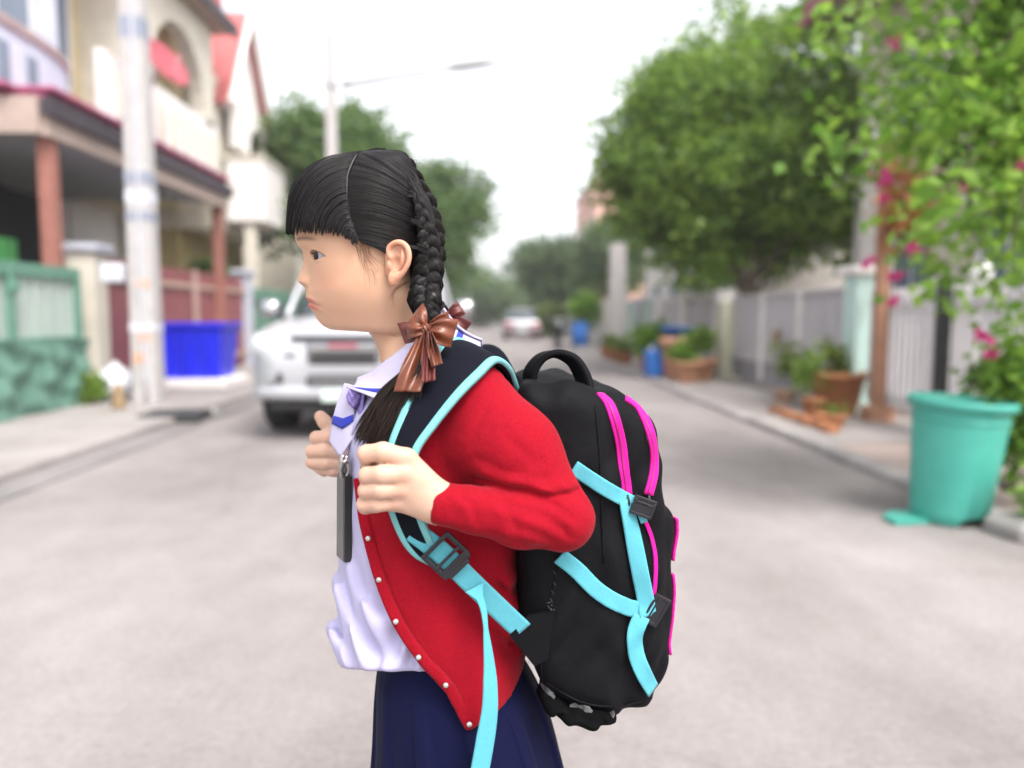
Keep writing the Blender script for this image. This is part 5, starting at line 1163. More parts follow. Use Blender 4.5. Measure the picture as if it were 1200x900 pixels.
def cloth(name, c, rough=.85, weave=900, var=.06, sheen=.06, bump=.25, hue=None, stretch=(1, 1, 1)):
    """woven or knitted cloth: fine ribbed relief over soft unevenness"""
    m = mat(name, c, rough, var, 650, 0, hue=hue, sheen=sheen, spec=.12, detail=8); t = m.node_tree; N = t.nodes; L = t.links; p = N['Principled BSDF']
    tc = N.new('ShaderNodeTexCoord'); mp = N.new('ShaderNodeMapping'); mp.inputs['Scale'].default_value = stretch; L.new(tc.outputs['Object'], mp.inputs[0])
    w1 = N.new('ShaderNodeTexWave'); w1.inputs['Scale'].default_value = weave / 6.28; w1.bands_direction = 'Z'; w1.inputs['Distortion'].default_value = .6; L.new(mp.outputs[0], w1.inputs[0])
    w2 = N.new('ShaderNodeTexWave'); w2.inputs['Scale'].default_value = weave / 6.28; w2.bands_direction = 'X'; w2.inputs['Distortion'].default_value = .6; L.new(mp.outputs[0], w2.inputs[0])
    no = N.new('ShaderNodeTexNoise'); no.inputs['Scale'].default_value = 60; no.inputs['Detail'].default_value = 6; L.new(tc.outputs['Object'], no.inputs['Vector'])
    ad = N.new('ShaderNodeMath'); ad.operation = 'MULTIPLY_ADD'; ad.inputs[1].default_value = .10; ad.inputs[2].default_value = 0; L.new(w1.outputs['Fac'], ad.inputs[0]); N.remove(w2)
    a2 = N.new('ShaderNodeMath'); a2.operation = 'MULTIPLY_ADD'; a2.inputs[1].default_value = 3.0; L.new(no.outputs['Fac'], a2.inputs[0]); L.new(ad.outputs[0], a2.inputs[2])
    b = N.new('ShaderNodeBump'); b.inputs['Strength'].default_value = bump; b.inputs['Distance'].default_value = .0009; L.new(a2.outputs[0], b.inputs['Height']); L.new(b.outputs[0], p.inputs['Normal'])
    return m
M_shirt = cloth('lavender_white_cotton', (.44, .415, .60), .8, 1500, .03, .1)
M_collar = cloth('white_collar_cotton', (.46, .43, .58), .8, 1500, .03, .1)
M_stripe = cloth('blue_stripe_tape', (.030, .042, .33), .7, 1500, .05, .1)
M_card = cloth('red_knit', (.215, .0016, .0085), .9, 1700, .10, .05, .8, hue=(.33, .0045, .016))
M_navy = cloth('navy_skirt_cotton', (.0025, .0036, .024), .85, 1300, .12, .02, hue=(.0036, .005, .034))
V, F = surface_nets(shirt_fn, (G(375, 700)[0], DG - .13, G(400, 800)[2]), (G(640, 700)[0], DG + .13, G(400, 415)[2]), .0036)
shirt = obj('shirt', relax(V, F, 1), F, M_shirt, person)
# cardigan
CARD = tab_fn([(424, 462, 528, 44), (432, 452, 548, 66), (442, 440, 572, 92), (462, 424, 592, 107), (500, 411, 604, 115), (560, 406, 610, 119), (620, 402, 613, 121), (700, 394, 616, 123), (760, 398, 618, 125), (800, 410, 622, 128), (862, 420, 632, 132)])
EDGE = [(520, 424), (498, 442), (470, 470), (440, 502), (422, 535), (418, 548), (420, 570), (424, 602), (431, 633), (444, 680), (464, 729), (491, 771), (521, 804), (536, 828), (549, 851), (560, 872)]
HEM = [(520, 868), (549, 853), (575, 846), (600, 836), (616, 820), (626, 800), (638, 782), (662, 770)]
_ez = GV([e[0] for e in EDGE], [e[1] for e in EDGE], -.105); _hm = GV([e[0] for e in HEM], [e[1] for e in HEM], -.115)
S_, M1_, E_, W_r = G(553, 471, -.078), G(607, 527, -.122), G(659, 608, -.146), G(507, 589, -.165)
def gauss(P, c, s): return np.exp(-(((P[0] - c[0]) / s[0]) ** 2 + ((P[1] - c[1]) / s[1]) ** 2 + ((P[2] - c[2]) / s[2]) ** 2))
def body_card(P):
    return tab_sdf(CARD, P)
def groove(P, pts, dy, wid):
    """bell-shaped dent along a line given in the plane DG + dy, on the camera side"""
    Q = GV([p[0] for p in pts], [p[1] for p in pts], dy); d = None
    for i in range(len(Q) - 1):
        a, b_ = Q[i], Q[i + 1]; ex, ez = b_[0] - a[0], b_[2] - a[2]; wx, wz = P[0] - a[0], P[2] - a[2]; t = np.clip((wx * ex + wz * ez) / (ex * ex + ez * ez), 0, 1); e = (wx - t * ex) ** 2 + (wz - t * ez) ** 2; d = e if d is None else np.minimum(d, e)
    return np.exp(-d / wid ** 2) * (P[1] < DG - .06)
def sleeve(P, raw=False):
    up = chain(P, [S_, M1_, E_], [.047, .0395, .0340], .03); up = smin(up, cap(P, G(566, 520, -.10), G(616, 568, -.135), .042, .031), .02)
    fo = chain(P, [E_, G(610, 607, -.158), G(555, 597, -.164), G(494, 586, -.165)], [.0345, .0300, .0236, .0205], .01)
    # soft folds round the elbow and along the fore-arm
    x, y, z = P; px = (x - E_[0]) * 1000; pz = (z - E_[2]) * 1000
    f1 = np.sin(px * .17 + pz * .33 + 1.2 * np.sin(px * .05)) * np.exp(-((px + 28) / 34) ** 2 - ((pz - 10) / 34) ** 2)
    f2 = np.sin(px * .12 - pz * .26 + .8) * np.exp(-((px + 60) / 40) ** 2 - ((pz - 30) / 30) ** 2)
    f3 = np.sin(pz * .23 + px * .05) * np.exp(-((px + 120) / 30) ** 2 - ((pz - 8) / 30) ** 2)
    up = up - .0026 * f1 - .0020 * f2; fo = fo - .0018 * f1 - .0010 * f3
    if raw: return up, fo
    cuff = cap(P, G(494, 586, -.165), G(526, 592, -.164), .0218, .0222); fo = smin(fo, cuff, .002)
    fo = smax(fo, -((P[0] - W_r[0]) * .98 + (P[2] - W_r[2]) * -.16), .0015)
    d = smin(up, fo, .0035)
    d = d + .0050 * groove(P, [(556, 566), (590, 571), (625, 577), (650, 580), (676, 578)], -.165, .0030) - .0032 * groove(P, [(566, 558), (600, 563), (640, 571), (672, 570)], -.165, .0055)
    d = d + .0022 * groove(P, [(628, 592), (650, 606), (664, 626)], -.17, .0035) + .0018 * groove(P, [(585, 586), (600, 600), (606, 622)], -.175, .004) - .0018 * groove(P, [(575, 584), (588, 602), (592, 622)], -.175, .005) + .0014 * groove(P, [(590, 506), (620, 536), (640, 556)], -.165, .006)
    d = d + .0020 * groove(P, [(540, 582), (556, 594), (560, 612)], -.18, .003) - .0016 * groove(P, [(530, 578), (546, 594), (550, 612)], -.18, .004) + .0022 * groove(P, [(612, 583), (634, 588), (652, 592)], -.175, .0026) + .0016 * groove(P, [(606, 630), (626, 640), (650, 640)], -.17, .003) + .0018 * groove(P, [(560, 540), (590, 552), (614, 556)], -.165, .004)
    d = d + .0016 * groove(P, [(660, 560), (676, 575), (690, 596)], -.15, .003)
    return d + .0012 * groove(P, [(597, 442), (576, 466), (560, 494), (551, 520)], -.12, .0022)
def cardigan_fn(P):
    x, y, z = P; v = v_of_z(z).astype(np.float32)
    t = body_card(P)
    dxm = (x - G(560, 600)[0]) * 1000
    rip = np.exp(-((x - G(606, 700, -.1)[0]) / .030) ** 2) * np.clip((v - 630) / 30, 0, 1) * np.clip((748 - v) / 34, 0, 1)
    t = t - .0042 * rip * np.sin(z * 190 + 30 * (x - G(606, 700)[0]) + 4 * np.sin(x * 60)) - .0028 * rip * np.sin(x * 260 + z * 50)
    t = t - .0022 * np.sin(dxm * .07 + (z * 30)) * np.exp(-((v - 690) / 70) ** 2) - .0025 * np.sin(dxm * .05 - z * 45 + 1) * np.exp(-((v - 780) / 50) ** 2)
    t = t + .0035 * np.exp(-((v - 560) / 50) ** 2) * np.sin(dxm * .06 + z * 25)
    ex = np.interp(-z, -_ez[:, 2], _ez[:, 0]); hz = np.interp(x, _hm[:, 0], _hm[:, 2])
    t = smax(t, (ex - x) * .85, .003); t = smax(t, (hz - z) * .8, .003)
    zt = z_of_v(432); t = np.maximum(t, z - zt)
    # hollow inside so that it is a garment over the shirt and skirt below the waist
    inner = tab_sdf(CARD, P, -.0065) ; t = smax(t, -np.maximum(inner, z - z_of_v(760)), .002)
    s = sleeve(P)
    far = chain(P, [G(545, 468, .085), G(600, 600, .14), G(512, 586, .118)], [.048, .037, .022], .02)
    d = smin(t, s, .016); d = smin(d, far, .006)
    return d
lo = np.minimum(G(375, 880, -.22), G(740, 410, .20)); hi = np.maximum(G(375, 880, -.22), G(740, 410, .20)); lo[1] = DG - .215; hi[1] = DG + .19; lo[2] = G(500, 872)[2]
V, F = surface_nets(cardigan_fn, lo, hi, .0030); V = relax(V, F, 2, .5)
cardigan = obj('cardigan', V, F, M_card, person)
print('cardigan faces', len(F))
def hit(fn, px, py, a=-.26, b_=.05, off=0.0, n=240):
    """first point of the surface fn along the ray of a pixel of the photograph, lifted by off towards the camera"""
    dy = np.linspace(a, b_, n); P = GV(px, py, dy); d = fn([P[:, 0], P[:, 1], P[:, 2]]); i = np.argmax(d < 0)
    if not (d < 0).any(): i = n - 1
    return GV(px, py, dy[i] - off)
def drape(fn, pts, off=0.0, n=None, smooth=2):
    pts = catmull(np.array([(p[0], p[1], 0) for p in pts]), n)[:, :2] if n else np.array(pts); P = np.array([hit(fn, x, y, off=off) for x, y in pts])
    for _ in range(smooth): P[1:-1, 1] = (P[:-2, 1] + 2 * P[1:-1, 1] + P[2:, 1]) / 4
    return P
# buttons and knitted edge band
M_pearl = mat('pearl_button', (.50, .48, .46), .25, .3, 300, metal=.6, coat=.5)
band = drape(lambda P: body_card(P), [(421, 560), (426, 603), (433, 634), (446, 680), (466, 728), (493, 769), (523, 801), (538, 826), (550, 848)], .002, 44)
obj('front_band', *slab_sweep(band, np.array([.9, 0.0, .25]), .003, .0062, .0008, 5), M_card, cardigan)
for (px, py) in ((422, 586), (431.5, 631), (444, 679.5), (464, 728.5), (490.5, 770.5), (522.5, 803), (550, 849)):
    c = hit(body_card, px, py, off=.006); a = np.linspace(-1.57, 1.57, 9); r = .0033
    V, F = lathe([(max(1e-4, r * math.cos(t)), r * .8 * math.sin(t)) for t in a], (0, 0, 0), 14, False); V = V[:, [0, 2, 1]] * np.array([1, -1, 1]); b2 = obj('button', V + c, F, M_pearl, cardigan)
# skirt with pleats
def skirt():
    T = [(740, 448, 600, 98), (768, 446, 606, 104), (785, 443, 618, 112), (820, 441, 636, 122), (860, 440, 650, 130), (900, 438, 660, 137), (980, 434, 676, 146), (1080, 430, 690, 155), (1180, 427, 700, 162)]
    fn = tab_fn(T); n, m = 90, 420; z = np.linspace(G(480, 741)[2], G(480, 1180)[2], n); f, b_, w_ = fn(z); th = np.linspace(0, 2 * np.pi, m, endpoint=False); t = np.linspace(0, 1, n)
    saw = lambda p: 2 * np.abs((p / (2 * np.pi)) % 1 - .5) * 2 - 1
    pl_ = np.tanh(3 * np.sin(11 * th + .4 + 1.1 * np.sin(11 * th))); rad = 1 + (.012 + .05 * t)[:, None] * pl_[None] * np.clip(t * 6, 0, 1)[:, None]
    X = ((f + b_) / 2)[:, None] - ((b_ - f) / 2)[:, None] * np.cos(th) * rad; Y = DG - w_[:, None] * np.sin(th) * rad
    V = np.stack([X, Y, np.repeat(z[:, None], m, 1)], -1); o = obj('skirt', V.reshape(-1, 3), grid_faces(n, m, False, True)[:, ::-1], M_navy, person)
    md = o.modifiers.new('thick', 'SOLIDIFY'); md.thickness = .003; md.offset = -1
skirt()
# shoes
M_shoe = mat('black_school_shoe', (.015, .014, .014), .35, .1, 8, coat=.3); M_sock = mat('white_sock', (.7, .7, .7), .9)
for s in (-1, 1):
    x = G(530, 830)[0]; y = DG + s * .055
    sh = obj('shoe', np.asarray(superbox([(-.14, .028, .0, .03), (-.10, .040, .0, .055), (-.03, .040, .0, .065), (.03, .034, .0, .075), (.06, .026, .0, .06)], 20, .6)[0])[:, [1, 0, 2]] + np.array([x, y, 0]), [tuple(f)[::-1] for f in superbox([(0, 1, 0, 1)] * 5, 20, .6)[1]], M_shoe, person)
    obj('sock', *tube([(x, y, .06), (x, y, .12), (x, y, .18)], [.036, .037, .041], 16), M_sock, person)
# sailor collar: strip between the neck line and the outer edge
def strip(A, B, n=40, m=12, bow=0.0):
    A = catmull(GS(A), n); B = catmull(GS(B), n); s = np.linspace(0, 1, m)[None, :, None]; P = A[:, None] * (1 - s) + B[:, None] * s
    nm = unit(np.cross(np.gradient(P, axis=0), np.gradient(P, axis=1))); return P + nm * (bow * np.sin(np.pi * s))
def cloth_grid(name, P, m, parent, th=.0022):
    n, k = P.shape[:2]; o = obj(name, P.reshape(-1, 3), grid_faces(n, k), m, parent); md = o.modifiers.new('thick', 'SOLIDIFY'); md.thickness = th; md.offset = 0; return o
CA = [(520, 361, .012), (511, 372, -.022), (497, 388, -.047), (478, 403, -.054), (460, 417, -.047), (444, 429, -.034), (431, 438, -.022), (419, 443, -.012)]
CB = [(563, 400, .005), (561, 414, -.06), (546, 440, -.105), (512, 462, -.124), (480, 474, -.124), (455, 473, -.116), (432, 463, -.090), (406, 453, -.048)]
P = strip(CA, CB, 46, 14, -.006); collar = cloth_grid('collar', P, M_collar, shirt)
st = P[:, [6, 7, 9]] + np.array([-.0008, -.0034, .0006]); st = np.concatenate([st[:, :1] * .3 + st[:, 1:2] * .7, st[:, 1:2], st[:, 1:2] * .3 + st[:, 2:3] * .7], 1)
cloth_grid('collar_stripe', st, M_stripe, shirt, .0012)
# far half of the collar
CA2 = [(p[0], p[1], -p[2]) for p in CA]; CB2 = [(p[0] + 2, p[1] - 2, -p[2]) for p in CB]; P2 = strip(CA2, CB2, 40, 10, .006); cloth_grid('collar', P2, M_collar, shirt)
# neckerchief end hanging on the chest
def quad_cloth(c00, c10, c01, c11, n, m, wav=0.0):
    """cloth patch: c00 top left, c10 top right, c01 bottom left, c11 bottom right"""
    a, b_, c, d = [G(*q) for q in (c00, c10, c01, c11)]; u = np.linspace(0, 1, m)[None, :, None]; v = np.linspace(0, 1, n)[:, None, None]
    P = (a * (1 - u) + b_ * u) * (1 - v) + (c * (1 - u) + d * u) * v; P[..., 1] += wav * np.sin(u[..., 0] * 5 + 2 * v[..., 0]) ; return P
P = quad_cloth((404, 449, -.020), (416.5, 452, -.040), (386, 518, -.028), (414, 512, -.058), 30, 16, .002)
u = np.linspace(-1, 1, 16)[None, :]; v = np.linspace(0, 1, 30)[:, None]; P[..., 2] -= (v ** 3) * (1 - np.abs(u - .05)) * .0205; P[..., 0] -= .003 * np.sin(np.pi * v) * (1 - u) * .5; P[..., 1] -= .006 * np.cos(u * 1.4) * v
nk = cloth_grid('neckerchief', P, M_collar, shirt, .0016)
i = slice(16, 21); cloth_grid('neckerchief_stripe', P[i] + np.array([-.0004, -.0022, 0]), M_stripe, shirt, .0008)
P = quad_cloth((415, 452, -.030), (427, 462, -.062), (411, 500, -.045), (421, 520, -.072), 24, 14, .006); cloth_grid('neckerchief', P + np.array([0, .006, 0]), M_stripe if False else mat('lavender_tie_cloth', (.22, .17, .42), .8, .25, 60), shirt, .0016)
kn = lambda P: ell(P, G(415, 466, -.052), (.0085, .008, .012)) + .0012 * np.sin(P[0] * 700) * np.sin(P[2] * 500)
lo = G(415, 466, -.052); V, F = surface_nets(kn, lo - .016, lo + .016, .0014); obj('knot', V, F, MATS['lavender_tie_cloth'], shirt)
# card holder clipped to the shirt front
M_clip = mat('clip_metal', (.42, .40, .39), .28, .2, 80, metal=.9); M_cardb = mat('black_card_holder', (.018, .018, .02), .4, .2, 20); M_cardf = mat('grey_card_face', (.085, .085, .088), .3, .1, 12)
ch = thing('card_holder', 'black and grey card holder hanging from a metal clip on the shirt front', 'card holder', tuple(G(404, 655, -.06)))
A_, B2_ = G(404.5, 556, -.062), G(404, 655, -.066); up_ = unit(A_ - B2_); wd = unit(np.array([-.52, 1.0, 0])); nn = unit(np.cross(up_, wd))
def plate(c, hx, hy, th, tw): 
    V = [c + sx * wd * hx + sz * up_ * hy + sn * nn * th for sn in (-1, 1) for sx, sz in ((-1, -1), (1, -1), (1, 1), (-1, 1))]; return V, [(3, 2, 1, 0), (4, 5, 6, 7), (0, 1, 5, 4), (1, 2, 6, 5), (2, 3, 7, 6), (3, 0, 4, 7)]
cc = (A_ + B2_) / 2; hv_ = np.linalg.norm(A_ - B2_) / 2
obj('holder', *plate(cc, .014, hv_, .0042, 0), M_cardb, ch, False); obj('card_face', *plate(cc - nn * .0043 * np.sign(nn[0]) * 1.15, .0125, hv_ * .97, .0012, 0), M_cardf, ch, False)
cl = obj('clip', *tube(GS([(402, 533, -.066), (400.5, 543, -.068), (399, 552, -.068), (401, 560, -.068)]), [.0042, .0036, .0026, .0022], 8, 12), M_clip, ch)
obj('clip_jaw', *tube(GS([(405, 534, -.064), (408, 544, -.066), (408.5, 553, -.066), (404, 562, -.067)]), [.004, .0034, .0024, .002], 8, 12), M_clip, ch); obj('clip_hinge', *tube(GS([(398.5, 541, -.068), (408.5, 541, -.068)]), .0032, 10), M_clip, ch)
obj('strap_tab', *plate(A_ + up_ * .006, .006, .010, .001, 0), M_cardb, ch, False)
# ---- hair tail and bows
def tail():
    g = np.random.default_rng(12); n = 1300; k = 18; t = g.uniform(-1, 1, n); q = g.normal(0, 1, n)
    A = np.stack([500 + t * 6, 394 + 0 * t, -.094 + q * .004], -1); B_ = np.stack([486 + t * 12, 436 + t * 6, -.128 + q * .003], -1)
    C = np.stack([464 + t * 23, 474 + t * 12, -.133 + q * .003], -1); E = np.stack([440 + t * 24 + g.normal(0, 3, n), 522 + t * 4 - 6 * t * t + g.normal(0, 5, n), -.131 + q * .0035], -1)
    tt = np.linspace(0, 1, k); P = []
    for i in range(n): P.append(catmull(np.array([A[i], B_[i], C[i], E[i]]), k))
    P = np.array(P); P = GV(P[..., 0], P[..., 1], P[..., 2]); V, F = strands(P, np.full((n, k), .00046) * np.r_[np.ones(k - 3), .7, .45, .2])
    obj('hair_tail', V, F, M_tail_hair, hair)
M_tail_hair = bpy.data.materials.new('dark_brown_hair'); M_tail_hair.use_nodes = True; _hair(M_tail_hair, (.010, .007, .006), (.042, .028, .022), .4)
tail()
M_bow = mat('brown_satin', (.105, .022, .008), .36, .25, 40, spec=.55, sheen=.1, hue=(.20, .050, .016))
M_bow_d = mat('maroon_satin', (.10, .018, .016), .4, .25, 40, hue=(.15, .035, .03))
def petal(knot, tip, w0, w1, dk, dt, puff, m, parent, pleat=.0022, name='loop', flat=False, ang=0.0, k=5):
    """ribbon loop or tail from knot (px, py) to tip, half widths w0, w1 in px, depth dk, dt, puff = loop fullness"""
    K, T_ = np.array(knot, float), np.array(tip, float); d = unit(T_ - K); nrm = np.array([-d[1], d[0]]); n, mm_ = 26, 26
    nrm = np.array([nrm[0] * math.cos(ang) - nrm[1] * math.sin(ang), nrm[0] * math.sin(ang) + nrm[1] * math.cos(ang)])
    u = np.linspace(0, 1, n)[:, None]; a = np.linspace(-1, 1, mm_)[None, :]; wd = w0 + (w1 - w0) * np.sin(np.clip(u * 1.25, 0, 1) * np.pi / 2); layers = []
    for s in ((1,) if flat else (1, -1)):
        px = K[0] + (T_[0] - K[0]) * u + nrm[0] * wd * a; py = K[1] + (T_[1] - K[1]) * u + nrm[1] * wd * a
        dep = dk + (dt - dk) * u - s * puff * np.sin(np.pi * np.clip(u, 0, 1)) ** .7 * (1 - .3 * a ** 2) - s * pleat * np.sin(a * k + .7 * np.sin(4 * u)) * (1 - .55 * u) 
        if flat: dep = dep + .003 * np.sin(u * 5 + a * 2) - pleat * np.abs(a)
        layers.append(GV(px, py, dep + 0 * px))
    P = layers[0] if flat else np.concatenate([layers[0], layers[1][::-1][1:]], 0)
    o = obj(name, P.reshape(-1, 3), grid_faces(*P.shape[:2]), m, parent); md = o.modifiers.new('thick', 'SOLIDIFY'); md.thickness = .0007; return o
bowc = (499, 385)
kf = lambda P: ell(P, G(499.5, 385.5, -.116), (.0062, .006, .0066)) + .0008 * np.sin(P[0] * 1500 + P[2] * 900)
c0 = G(499.5, 385.5, -.116); V, F = surface_nets(kf, c0 - .011, c0 + .011, .0009)
bow = obj('hair_bow', V, F, M_bow, person)
petal(bowc, (533, 391), 4, 17, -.113, -.114, .010, M_bow, bow, .0024, ang=.10, k=6)
petal(bowc, (527, 374), 3, 10, -.107, -.104, .007, M_bow, bow, .002, ang=.2, k=5)
petal(bowc, (487, 365), 4, 13, -.112, -.104, .010, M_bow, bow, .002, ang=-.35)
petal(bowc, (477, 388), 4, 9, -.115, -.112, .009, M_bow, bow, .002)
petal(bowc, (470, 391), 5, 13, -.108, -.100, .007, M_bow_d, bow, .002, ang=-.15)
petal((498, 388), (477, 459), 4, 16, -.118, -.143, 0, M_bow, bow, .004, 'ribbon_tail', True, -.28, 5)
petal((501, 388), (503, 447), 3, 8, -.116, -.150, 0, M_bow_d, bow, .006, 'ribbon_tail', True, -.2, 6)
petal((502, 388), (512, 428), 3, 7, -.114, -.146, 0, M_bow, bow, .005, 'ribbon_tail', True, -.1, 5)
fb = obj('hair_bow', *lathe([(.001, -.006), (.005, -.003), (.005, .003), (.001, .006)], G(524, 372, .09), 12), M_bow_d, person)
petal((524, 372), (546, 388), 3, 12, .088, .085, .007, M_bow_d, fb); petal((524, 372), (541, 360), 3, 9, .088, .085, .007, M_bow_d, fb); petal((524, 373), (549, 408), 3, 7, .09, .075, 0, M_bow_d, fb, .003, 'ribbon_tail', True)

# ================================================================== backpack
M_pack = cloth('black_pack_nylon', (.0018, .0018, .0028), .7, 1100, .25, .0, .35, hue=(.0062, .0062, .0082))
M_strap = cloth('dark_navy_padding', (.0034, .004, .009), .8, 1300, .2, .0, .3)
M_cyan = cloth('cyan_webbing', (.095, .37, .445), .7, 2600, .07, .1, .5)
M_mintb = cloth('pale_cyan_binding', (.16, .42, .44), .75, 2600, .07, .1, .4)
M_pink = cloth('pink_zip_tape', (.60, .010, .25), .6, 2600, .06, .1, .4)
M_pinkd = mat('dark_pink_zip', (.30, .006, .13), .5)
M_buck = mat('black_buckle_plastic', (.014, .014, .018), .32, .1, 30)
M_worn = mat('worn_reflective_grey', (.03, .03, .033), .7, .5, 60, .5, 90, hue=(.17, .17, .175))
pack = thing('backpack', 'black school backpack with cyan straps and pink zips on the girl', 'backpack', tuple(G(690, 845)))
YC = DG + .022
def poly_sdf(x, z, pts):
    p = np.array(pts); d = np.full(x.shape, 1e9); s = np.ones(x.shape); n = len(p)
    for i in range(n):
        a, b_ = p[i], p[i - 1]; e = b_ - a; wx, wz = x - a[0], z - a[1]; t = np.clip((wx * e[0] + wz * e[1]) / e.dot(e), 0, 1); d = np.minimum(d, (wx - e[0] * t) ** 2 + (wz - e[1] * t) ** 2)
        c1 = z >= a[1]; c2 = z < b_[1]; c3 = e[0] * wz > e[1] * wx; s = np.where((c1 & c2 & c3) | (~c1 & ~c2 & ~c3), -s, s)
    return s * np.sqrt(d)
def poly_px(pts, dy): P = catmull(np.vstack([np.array([(p[0], p[1], 0) for p in pts]), [(*pts[0], 0)]]), len(pts) * 3 + 1)[:-1]; W_ = GV(P[:, 0], P[:, 1], dy); return W_[:, [0, 2]]
PM1 = poly_px([(606, 470), (614, 452), (640, 446), (680, 450), (706, 462), (722, 492), (732, 540), (738, 590), (742, 660), (742, 730), (738, 800), (728, 836), (700, 838), (665, 828), (632, 800), (616, 760), (608, 690), (604, 560)], -.085)
PM2 = poly_px([(690, 468), (708, 459), (734, 466), (759, 486), (775, 518), (780, 560), (783, 620), (784, 690), (782, 750), (773, 800), (760, 832), (720, 834), (700, 800), (690, 640)], -.080)
PM3 = poly_px([(740, 600), (768, 592), (788, 602), (794, 625), (793, 660), (791, 720), (788, 765), (779, 800), (764, 815), (740, 800)], -.070)
def ext(P, poly, hw, r, yc=None):
    d2 = poly_sdf(P[0][:, 0, :], P[2][:, 0, :], poly)[:, None, :] if P[0].ndim == 3 else poly_sdf(P[0], P[2], poly)
    w_ = np.abs(P[1] - (YC if yc is None else yc)) - hw; a, b_ = d2 + r, w_ + r; return np.minimum(np.maximum(a, b_), 0) + np.hypot(np.maximum(a, 0), np.maximum(b_, 0)) - r
def pack_fn(P):
    x, y, z = P; d = ext(P, PM1, .126, .034); d2 = ext(P, PM2, .112, .030); d3 = ext(P, PM3, .095, .022)
    wr = .0024 * np.sin(z * 75 + 3 * np.sin(x * 40)) * np.sin(x * 55 + y * 30) + .0016 * np.sin(x * 120 - z * 60 + 2 * np.sin(z * 30))
    d = smin(d, d2, .004); d = smin(d, d3, .003); return d + wr
lo = np.array([G(590, 600)[0], YC - .145, G(650, 868)[2]]); hi = np.array([G(815, 600)[0], YC + .145, G(650, 425)[2]])
V, F = surface_nets(pack_fn, lo, hi, .0036); V = relax(V, F, 2)
pk = obj('pack_body', V, F, M_pack, pack)
def on_pack(pts, off=.0015, n=30): return drape(pack_fn, pts, off, n, 3)
def pack_normal(P, e=.004):
    g_ = np.stack([(pack_fn([P[:, 0] + e * (i == 0), P[:, 1] + e * (i == 1), P[:, 2] + e * (i == 2)]) - pack_fn([P[:, 0] - e * (i == 0), P[:, 1] - e * (i == 1), P[:, 2] - e * (i == 2)])) for i in range(3)], -1); g_ = unit(g_)
    g_ = np.where(g_[:, 1:2] > .2, np.array([0, -1.0, 0]), g_)
    for _ in range(3): g_[1:-1] = unit(g_[:-2] + 2 * g_[1:-1] + g_[2:])
    return g_
def outer_edge(pys, dy, off=.001):
    """outermost points of the pack on its far (right) side at given heights"""
    out = []
    for py in pys:
        z = G(780, py, dy)[2]; x = np.linspace(hi[0], lo[0] + .08, 300); d = pack_fn([x, np.full(300, DG + dy), np.full(300, z)]); i = np.argmax(d < 0); out.append((x[i] + off, DG + dy, z))
    return np.array(out)
def webbing(pts, hw, name, m, parent, off=.0022, th=.0022, n=34, W=None, P=None):
    P = on_pack(pts, off, n) if P is None else P; T = unit(np.gradient(P, axis=0)); Nm = pack_normal(P)
    W_ = unit(np.cross(T, Nm)) if W is None else W
    # width direction lies in the surface: tilt it to follow the neighbouring surface depth
    return obj(name, *slab_sweep(P, W_, th, hw), m, parent)
for pts, hw in (([(703, 461), (714, 474), (722, 496), (728, 522), (731, 548), (735, 580)], .0060), ([(733, 466), (748, 478), (760, 500), (766, 526), (766, 554), (760, 580)], .0056)):
    z_ = webbing(pts, hw, 'zipper', M_pink, pack, .002, .003); webbing(pts, .0011, 'zip_teeth', M_pinkd, z_, .0042, .0012); e_ = on_pack(pts, .005, 12)[-1]; obj('zip_pull', *tube([e_, e_ + np.array([.001, -.002, -.008]), e_ + np.array([.0, -.002, -.017])], [.0016, .0024, .002], 6, 6), M_buck, z_)
for pts, hw in (([(752, 602), (762, 625), (768, 655), (767, 690), (763, 706)], .0022),):
    webbing(pts, hw, 'pink_piping', M_pink, pack, .002, .003, 22)
for pys, dy_, hw in ((np.linspace(606, 655, 16), -.050, .0085), (np.linspace(672, 766, 22), -.050, .0050)):
    P = outer_edge(pys, dy_); obj('pink_piping', *slab_sweep(P, np.array([-.25, 1.0, 0]), .003, hw), M_pink, pack)
# panel seams
for pts in ([(694, 452), (699, 490), (703, 540), (705, 600), (708, 660)], [(655, 650), (648, 690), (640, 730), (634, 770), (636, 800)], [(640, 800), (680, 822), (720, 828), (752, 822)]):
    P = on_pack(pts, .0005, 26); obj('seam', *tube(P, .0016, 6), M_pack, pk)
